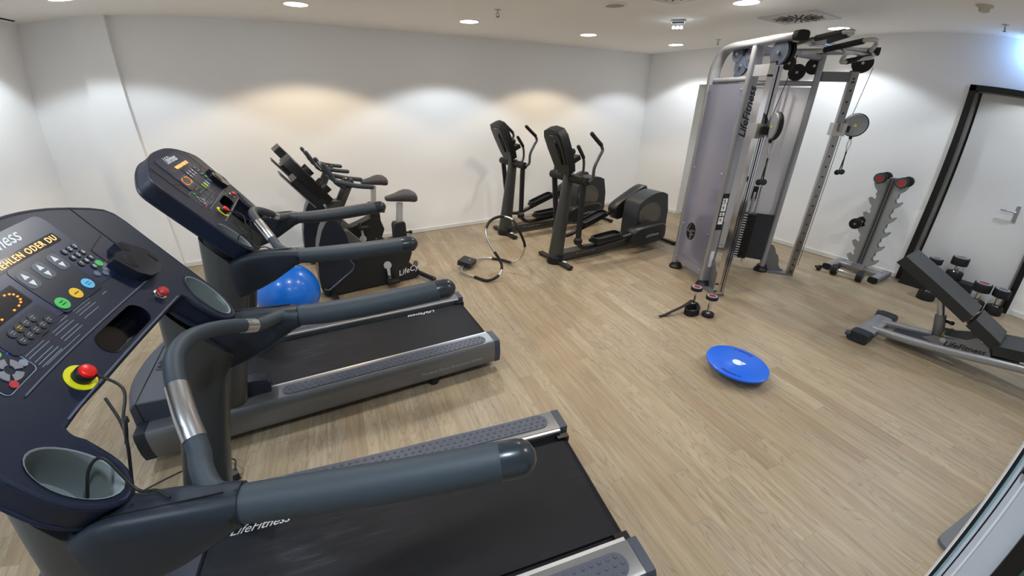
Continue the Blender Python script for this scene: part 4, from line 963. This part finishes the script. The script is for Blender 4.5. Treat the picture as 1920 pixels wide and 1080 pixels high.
pad(g, W(3.795, 1.80, 2.153), W(3.722, 1.52, 2.19)); pad(g, W(3.86, 1.505, 2.146), W(3.97, 1.56, 2.149))
g = grip([W(4.30, 1.88, 2.19), W(4.10, 1.78, 2.14), W(3.98, 1.74, 2.10), W(3.95, 1.715, 2.075), W(4.05, 1.65, 2.10), W(4.16, 1.60, 2.13), W(4.30, 1.80, 2.19)])
pad(g, W(3.965, 1.70, 2.08), W(4.14, 1.61, 2.125))
# hanging strap handles
def strap_handle(top, label):
    t = empty('strap_handle', top); tag(t, label, 'cable handle', 'strap handles on the pulleys')
    b = MB(); b.tube([(0, 0, 0), (.014, .0, -.04), (.010, 0, -.085), (0, 0, -.105), (-.010, 0, -.085), (-.014, 0, -.04)], .0045, seg=8, closed=True); b.build('carabiner', STEEL, t)
    b = MB(); b.cyl((0, 0, -.10), (0, 0, -.125), .008); b.build('ring', ALU, t)
    b = MB(); b.box((-.004, -.022, -.215), (.004, .016, .20), rot=Matrix.Rotation(-.2, 3, 'X')); b.box((.004, .016, -.215), (.004, .016, .20), rot=Matrix.Rotation(.14, 3, 'X')); build_each(b, 'webbing', NYLON, t)
    b = MB(); b.cyl((0, -.055, -.31), (0, .05, -.33), .014); b.cyl((0, -.062, -.309), (0, -.045, -.312), .026, bev=.006); b.cyl((0, .04, -.328), (0, .058, -.331), .026, bev=.006); b.build('hand_grip', RUBBER, t)
    return t
sh1 = strap_handle(Vector((3.53, 1.875, 1.475)), 'black strap handle hanging from the pulley of the nearer chrome column'); sh1.rotation_euler.z = -.75
sh2 = strap_handle(Vector((4.885, 1.85, 1.475)), 'black strap handle hanging from the far pulley in front of the white wall'); sh2.rotation_euler.z = -.85

# ------------------------------------------------------------------ adjustable bench
bench = empty('weight_bench', (4.14, .92, 0), -PI / 2 + .03); tag(bench, 'adjustable black padded weight bench with raised backrest and silver frame', 'weight bench')
b = MB(); b.sweep([(0, -.33, .055), (0, .33, .055)], (1, 0, 0), .13, .06, smooth=False, e=4); fb = b.build('front_foot', SILVER, bench)
for s in (1, -1):
    b = MB(); b.sweep([(0, .34 * s, .047), (0, .225 * s, .047)], (1, 0, 0), .145, .085, smooth=False, e=4); b.build('foot_cap', PLASTIC, fb)
b = MB(); b.cyl((-.05, -.335, .06), (-.085, -.335, .06), .022); b.cyl((-.05, .335, .06), (-.085, .335, .06), .022); build_each(b, 'transport_wheel', PLASTIC_M, fb)
for s in (1, -1):
    b = MB(); b.sweep([(.02, .10 * s, .07), (.25, .125 * s, .095), (.55, .14 * s, .145), (.85, .14 * s, .205), (1.1, .12 * s, .24), (1.35, .06 * s, .20)], (0, 1, 0), .05, .06); b.build('frame_tube', SILVER, bench)
b = MB(); b.sweep([(1.32, -.25, .045), (1.32, .25, .045)], (1, 0, 0), .10, .06, smooth=False); b.box((1.33, 0, .12), (.06, .12, .14), bev=.01); b.build('rear_foot', SILVER, bench)
for s in (1, -1):
    b = MB(); b.prism([(.33, .165), (.385, .205), (.47, .215), (.56, .25), (.64, .325), (.68, .325), (.70, .27), (.74, .20), (.78, .185), (.5, .13)], (0, .125 * s, 0), (1, 0, 0), (0, 0, 1), (0, 1, 0), -.005, .005, bev=.002); pt = b.build('side_plate', SILVER_D, bench)
    b = MB(); b.lathe([(.001, 0), (.020, 0), (.020, .006), (.009, .008), (.009, .014), (.001, .014)], (.447, .13 * s, .197), (0, s, 0), seg=18); b.lathe([(.001, 0), (.014, 0), (.014, .006), (.008, .012), (.001, .012)], (.655, .13 * s, .297), (0, s, 0), seg=18); build_each(b, 'bolt', STEEL, pt)
    if s < 0: text('plate_logo', 'LifeFitness', .058, (.575, -.1315, .198), (1, 0, .18), (-.18, 0, 1), INKB, pt, shear=.35, bold=.001)
b = MB(); b.box((.30, 0, .09), (.34, .17, .03), rot=Matrix.Rotation(-.2, 3, 'Y'), bev=.008); b.build('base_cover', PLASTIC, bench)
b = MB(); b.cyl((.395, 0, .16), (.355, 0, .335), .036, bev=.004); po = b.build('post_sleeve', SILVER_D, bench)
b = MB(); b.cyl((.36, 0, .32), (.296, 0, .50), .024); b.build('inner_post', STEEL, po)
b = MB(); b.cyl((.40, -.0, .30), (.44, -.03, .31), .012); b.ball((.44, -.03, .31), .017, seg=10); b.build('lock_pin', PLASTIC_D, po)
b = MB(); b.box((.425, -.045, .215), (.002, .035, .035)); b.build('warning_sticker', YELL, po)
b = MB(); b.sweep([(-.0, 0, .655), (.30, 0, .49), (.66, 0, .28)], (0, 1, 0), .07, .032, smooth=False); b.box((.02, 0, .655), (.07, .24, .01), rot=Matrix.Rotation(.51, 3, 'Y'), bev=.002); b.build('back_frame', mat('frame_bronze', (112, 106, 98), .4, metal=.5), bench)
def padm(nm, p, q, wd, th, up, m_=LEATHER):
    p, q = Vector(p), Vector(q); ln = (q - p).length; ex = (q - p).normalized(); ey = Vector((0, 1, 0)); ez = ex.cross(ey) * -1
    if ez.z < 0: ez = -ez
    R_ = Matrix((ex, ey, ez)).transposed(); c = (p + q) / 2 + ez * th * .5 * up
    b = MB(); b.box(c, (ln, wd, th), rot=R_, bev=.03, seg=5); return b.build(nm, m_, bench, ang=60)
padm('backrest_pad', (-.005, 0, .672), (.505, 0, .385), .31, .075, 1)
padm('seat_pad', (.525, 0, .365), (.71, 0, .266), .29, .078, 1)
padm('front_seat_pad', (.735, 0, .232), (1.15, 0, .32), .31, .075, 1)
b = MB(); b.box((.80, 0, .20), (.2, .2, .04), bev=.01); b.build('seat_bracket', BLACKM, bench)

# ------------------------------------------------------------------ dumbbells
def make_dumbbell(nm, hr=.045, hw=.04, L=.20, br=.013, cap=REDD, band=(.6, .82), bandm=None, cr=.6):
    """lies along local z, standing on its lower head at z = 0"""
    t = empty(nm)
    b = MB(); b.tube([(0, 0, hw), (0, 0, L / 2), (0, 0, L - hw)], lambda q: br * (1 + .25 * math.sin(q * PI)), seg=16, sub=4); b.build('bar', CHROME, t)
    for z0 in (0, L - hw):
        b = MB(); b.cyl((0, 0, z0), (0, 0, z0 + hw), hr, seg=36, bev=.006); hd = b.build('head', RUBBER, t)
        zt = z0 + hw if z0 else z0
        sg = 1 if z0 else -1
        b = MB(); b.lathe([(hr * band[0], 0), (hr * band[1], 0), (hr * band[1], .0015 * sg), (hr * band[0], .0015 * sg)], (0, 0, zt), (0, 0, 1), seg=32); b.build('rim_band', bandm or INKG, hd)
        b = MB(); b.lathe([(.001, 0), (hr * cr, 0), (hr * cr, .0018 * sg), (.001, .0018 * sg)], (0, 0, zt), (0, 0, 1), seg=28); b.build('end_badge', cap, hd)
    for z0, sg in ((hw, 1), (L - hw, -1)):
        b = MB(); b.lathe([(.001, 0), (br * 1.6, 0), (br * 1.3, .006 * sg), (.001, .006 * sg)], (0, 0, z0), (0, 0, 1), seg=18); b.build('collar', CHROME, t)
    return t
BADGE = mat('badge_dark_red', (120, 40, 52), .4)
BADGEG = mat('badge_grey', (90, 90, 94), .4)
d = make_dumbbell('dumbbell', .052, .034, .205, .0125, BADGE); d.location = (3.11, 1.80, 0); tag(d, 'small upright dumbbell nearer the blue balance board, by the chrome column', 'dumbbell', 'small dumbbells standing on the floor')
d = make_dumbbell('dumbbell', .052, .034, .205, .0125, BADGE); d.location = (3.15, 1.99, 0); tag(d, 'small upright dumbbell behind the coiled black strap', 'dumbbell', 'small dumbbells standing on the floor')
# behind the bench
HEAVY = [((5.645, .57, 0), .076, .085, .27, 'upright heavy dumbbell left of the last one, behind the bench seat', BADGE),
         ((5.68, .415, 0), .072, .080, .26, 'rightmost upright heavy dumbbell, against the black door frame', BADGEG),
         ((5.755, .835, .19), .072, .08, .235, 'upright heavy dumbbell standing on the black step behind the backrest', BADGEG),
         ((5.75, 1.02, .19), .060, .06, .16, 'dumbbell on the black step mostly hidden by the backrest pad', BADGEG),
         ((5.43, .915, 0), .075, .085, .25, 'heavy dumbbell on the floor just behind the bench post', BADGEG)]
for loc, hr, hw_, L_, lab, cap in HEAVY:
    d = make_dumbbell('dumbbell', hr, hw_, L_, .017, cap); d.location = loc; tag(d, lab, 'dumbbell', 'heavy dumbbells behind the bench')
b = MB(); b.box((5.76, .94, .095), (.14, .58, .19), bev=.02, seg=3); o = b.build('aerobic_step', mat('step_black', (26, 27, 30), .6, bump=.3, bscale=300)); tag(o, 'low black step platform on the floor in front of the door', 'step platform')

# ------------------------------------------------------------------ dumbbell rack
rack = empty('dumbbell_rack', (5.60, 1.60, 0)); tag(rack, 'narrow upright grey dumbbell rack with hooked side plates by wall', 'dumbbell rack')
b = MB()
b.box((0, 0, .57), (.07, .062, 1.04), bev=.008); pm = b.build('post', mat('post_grey', (116, 119, 120), .4, metal=.4), rack)
b = MB(); b.box((-.0365, .011, .57), (.004, .006, 1.02)); b.box((-.0365, -.016, .57), (.004, .006, 1.02)); b.build('post_groove', HOLE, pm)
for s in (1, -1):
    pl = []
    z = .14
    pl.append((.02, .12))
    out = 1.0
    for k in range(6):
        z0 = .15 + k * .165
        pl += [(.095, z0 - .04), (.13, z0 - .005), (.152, z0 + .04), (.140, z0 + .048), (.122, z0 + .036), (.104, z0 + .028), (.090, z0 + .042), (.084, z0 + .065), (.098, z0 + .085)]
    pl += [(.10, 1.06), (.02, 1.07)]
    for xo in (-.028, .02):
        b = MB(); b.prism([(y * s, z_) for y, z_ in pl], (xo, 0, 0), (0, 1, 0), (0, 0, 1), (1, 0, 0), 0, .006); b.build('hook_plate', mat('plate_silver', (158, 162, 162), .42, metal=.3), rack)
for s in (1, -1):
    b = MB(); b.sweep([(-.23, .23 * s, .04), (.16, .23 * s, .04)], (0, 1, 0), .085, .06, smooth=False, e=3.5); ft = b.build('foot', SILVER, rack)
    b = MB(); b.sweep([(-.24, .23 * s, .04), (-.225, .23 * s, .04)], (0, 1, 0), .09, .066, smooth=False, e=3.5); b.build('foot_cap', RUBBER, ft)
b = MB(); b.sweep([(.03, -.22, .05), (.03, .22, .05)], (1, 0, 0), .08, .05, smooth=False); b.box((0, 0, .085), (.12, .12, .06), bev=.01); b.build('cross_beam', SILVER, rack)
def laid(loc, rot, hr, hw_, L_, lab, grp, cap=BADGEG, br=.013, **k):
    d = make_dumbbell('dumbbell', hr, hw_, L_, br, cap, **k); d.location = loc; d.rotation_euler = rot; tag(d, lab, 'dumbbell', grp); return d
G3 = 'dumbbells on the grey rack'
# a dumbbell lying along x: local z -> world -x
REDC = mat('chrome_red_glow', (150, 45, 48), .25, metal=.3)
laid((5.71, 1.70, 1.075), (0, -PI / 2, 0), .055, .05, .20, 'dumbbell with a red end on the top left hook of the rack', G3, REDD, cr=.55, band=(.72, .86), bandm=BADGEG)
laid((5.71, 1.50, 1.06), (0, -PI / 2, 0), .055, .05, .20, 'dumbbell with a red end on the top right hook of the rack', G3, REDD, cr=.55, band=(.72, .86), bandm=BADGEG)
laid((5.71, 1.765, .555), (0, -PI / 2, 0), .06, .035, .20, 'black dumbbell resting halfway up the left side of the rack', G3, CHROME, cr=.28, band=(.6, .64), bandm=BLACKM)
laid((5.30, 1.44, .062), (-PI / 2, 0, .12), .058, .06, .30, 'chrome dumbbell with black heads lying at the foot of the rack', 'dumbbells lying on the floor', BADGEG, .016)
b = MB(); b.lathe([(.001, 0), (.03, 0), (.036, .006), (.036, .02), (.03, .026), (.001, .026)], (5.24, 1.84, .035), (.2, 1, 0), seg=20); b.cyl((5.25, 1.86, .035), (5.262, 1.90, .035), .014)
o = b.build('collar_clamp', BLACKM); tag(o, 'small dark round clamp on the floor left of the rack', 'clamp')

# ------------------------------------------------------------------ strap, balance board, ab roller, mat
t = empty('ankle_strap', (2.995, 1.915, 0)); tag(t, 'coiled black nylon strap with its loose end and metal ring', 'strap')
b = MB()
def band(pts, wd, th=.004):
    P = catmull(pts, 6); rings = []
    for i, p in enumerate(P):
        tt = (P[min(i + 1, len(P) - 1)] - P[max(i - 1, 0)]).normalized(); up = Vector((0, 0, 1)); nn = tt.cross(up)
        if nn.length < .1: nn = Vector((0, 1, 0))
        nn.normalize()
        rings.append([p + nn * th / 2 - up * wd / 2, p + nn * th / 2 + up * wd / 2, p - nn * th / 2 + up * wd / 2, p - nn * th / 2 - up * wd / 2])
    return rings
b.loft(band([(.10, .0, .03), (.05, -.05, .03), (-.02, -.06, .03), (-.05, -.02, .03), (-.02, .03, .03), (.06, .04, .03), (.12, .02, .03), (.10, -.03, .03), (.03, -.07, .03)], .055, .012), caps=True)
b.build('coil', NYLON, t)
b = MB(); P = catmull([(.11, .06, .085), (.03, .045, .078), (-.06, .04, .065), (-.16, .06, .035), (-.24, .08, .008), (-.30, .095, .004)], 6); rings = []
for i, p in enumerate(P):
    tt = (P[min(i + 1, len(P) - 1)] - P[max(i - 1, 0)]).normalized(); sd = Vector((-tt.y, tt.x, 0)).normalized(); sd = (sd + Vector((0, 0, .35))).normalized(); nn = tt.cross(sd).normalized()
    rings.append([p + sd * .022 + nn * .002, p - sd * .022 + nn * .002, p - sd * .022 - nn * .002, p + sd * .022 - nn * .002])
b.loft(rings); b.build('tail', NYLON, t)
b = MB(); b.tube([(-.305, .075, .004), (-.325, .085, .005), (-.325, .11, .005), (-.305, .118, .004)], .0035, seg=8, closed=True); b.build('ring', STEEL, t)
t = empty('balance_board', (2.545, 1.175, .0)); t.rotation_euler = (math.radians(3.0), math.radians(2.0), -.35); tag(t, 'round blue plastic balance board with two hand slots', 'balance board')
b = MB(); R0 = .205
slots = []
def slot(a0, a1, r0, r1): return [(r0 * math.cos(a), r0 * math.sin(a)) for a in [a0 + (a1 - a0) * k / 10 for k in range(11)]] + [(r1 * math.cos(a), r1 * math.sin(a)) for a in [a1 + (a0 - a1) * k / 10 for k in range(11)]]
b.lathe([(.001, .062), (.12, .066), (.19, .068), (.200, .071), (.2065, .076), (.205, .086), (.198, .0885), (.001, .0885)], seg=72); bo_ = b.build('board_top', BLUEP, t)
b = MB(); b.lathe([(.001, 0.001), (.04, .004), (.075, .02), (.09, .045), (.095, .067), (.001, .067)], seg=36); b.build('dome_base', BLUED, t)
b = MB()
for c_ in (.62, .62 + PI): 
    b.prism(slot(c_ - .34, c_ + .28, .158, .174), (0, 0, 0), (1, 0, 0), (0, 1, 0), (0, 0, 1), .0880, .0892)
    b.prism(slot(c_ + .33, c_ + .43, .160, .174), (0, 0, 0), (1, 0, 0), (0, 1, 0), (0, 0, 1), .0880, .0892)
b.build('hand_slot', BLUED, bo_)
b = MB(); b.lathe([(.001, .0884), (.034, .0884), (.034, .0892), (.001, .0892)], seg=24, sx=1, sy=.95); b.prism([(.01, -.03), (.05, -.028), (.045, -.008), (.02, .0)], (0, 0, 0), (1, 0, 0), (0, 1, 0), (0, 0, 1), .0884, .0892); b.build('sticker', mat('pale_sticker', (210, 228, 240), .5, mottle=.1, mscale=60), bo_)

AB = [(1.63, 3.86, .055), (1.555, 3.80, .045), (1.522, 3.713, .03), (1.596, 3.567, .02), (1.679, 3.411, .02), (1.803, 3.401, .06), (1.878, 3.467, .12), (1.873, 3.518, .19), (1.836, 3.558, .27), (1.791, 3.619, .38), (1.797, 3.679, .47), (1.876, 3.758, .54), (1.967, 3.766, .58), (2.037, 3.697, .60), (2.081, 3.586, .58), (2.098, 3.498, .50), (2.168, 3.521, .38), (2.231, 3.573, .26), (2.234, 3.642, .12), (2.147, 3.689, .04), (2.091, 3.873, .02), (1.974, 3.997, .02), (1.851, 3.994, .03), (1.731, 3.885, .05)]
AB = [Vector((x - 1.9, y - 3.7, max(z, .016))) for x, y, z in AB]
t = empty('ab_roller', (1.9, 3.7, 0)); tag(t, 'curved tubular ab roller frame with black foam and headrest on floor', 'ab roller')
P = catmull(AB, 6)
b = MB(); b.tube([P[i] for i in range(0, len(P), 2)] + [AB[-1]], .011, seg=12, smooth=True, sub=2); b.build('tube_frame', STEEL, t)
for i0, i1 in ((0, 5), (18, 30), (34, 48), (62, 78), (84, 102), (115, 124)):
    b = MB(); b.tube(P[i0:i1 + 1], .0155, seg=14, smooth=False); b.build('foam_sleeve', RUBBER, t)
b = MB(); b.box((-.245, .20, .065), (.17, .16, .055), rot=Matrix.Rotation(.7, 3, 'Z') @ Matrix.Rotation(.15, 3, 'X'), bev=.022, seg=3); hd = b.build('headrest', LEATHER, t)
text('headrest_logo', 'AB', .03, (-.215, .18, .0945), (.76, .64, 0), (-.64, .76, .1), INKG, hd)

b = MB(); r_ = .06; c0 = [(2.19, -.08), (3.15, -.24), (3.06, -.78), (2.10, -.62)]; pl = []
for i in range(4):
    p0, p1, p2 = Vector(c0[i - 1]), Vector(c0[i]), Vector(c0[(i + 1) % 4]); a_ = (p0 - p1).normalized(); c_ = (p2 - p1).normalized()
    for k in range(7):
        q = k / 6; pl.append(tuple(p1 + a_ * r_ * (1 - q) ** 2 + c_ * r_ * q ** 2))
b.prism(pl, (0, 0, 0), (1, 0, 0), (0, 1, 0), (0, 0, 1), 0, .022, bev=.004); o = b.build('exercise_mat', MATG, ang=40); tag(o, 'grey foam exercise mat with rounded corners beside the open door', 'mat')

# ------------------------------------------------------------------ open door leaf right beside the viewer
dl = empty('door_3', (.92, 0, 0)); struct(dl)
def az(a): return -.92 * math.tan(math.radians(a))
def strip(nm, a0, a1, m_, x0=0, x1=.04, z0=.005, z1=2.08, par=None):
    y0, y1 = -abs(az(a0)), -abs(az(a1)); b = MB(); b.box(((x0 + x1) / 2, (y0 + y1) / 2, (z0 + z1) / 2), (x1 - x0, abs(y1 - y0), z1 - z0), bev=.0006); return b.build(nm, m_, par or dl)
strip('edge_trim', 3.65, 3.80, WHITE); strip('rubber_seal', 3.80, 4.16, RUBBER, .004); strip('glass_edge', 4.16, 4.45, TEAL, .006)
strip('inner_frame', 4.45, 4.78, mat('frame_pale', (200, 202, 210), .4), .002); strip('groove', 4.78, 4.95, RUBBER, .008)
strip('door_leaf', 4.95, 8.6, mat('leaf_white', (196, 197, 202), .45), 0); strip('leaf_ridge', 5.5, 5.75, WHITE, -.003, .002)
strip('door_jamb', 8.6, 10.9, BLACKF, -.01, .05); strip('glass_pane', 10.9, 40, mat('tinted_glass', (120, 150, 145), .1, trans=.6), .015, .03)
b = MB(); b.box((-.006, az(5.0) * 1.0 , CAM_H - .92 * .545 + .02), (.012, .006, .05), bev=.002); b.build('door_latch', BLACKF, dl)
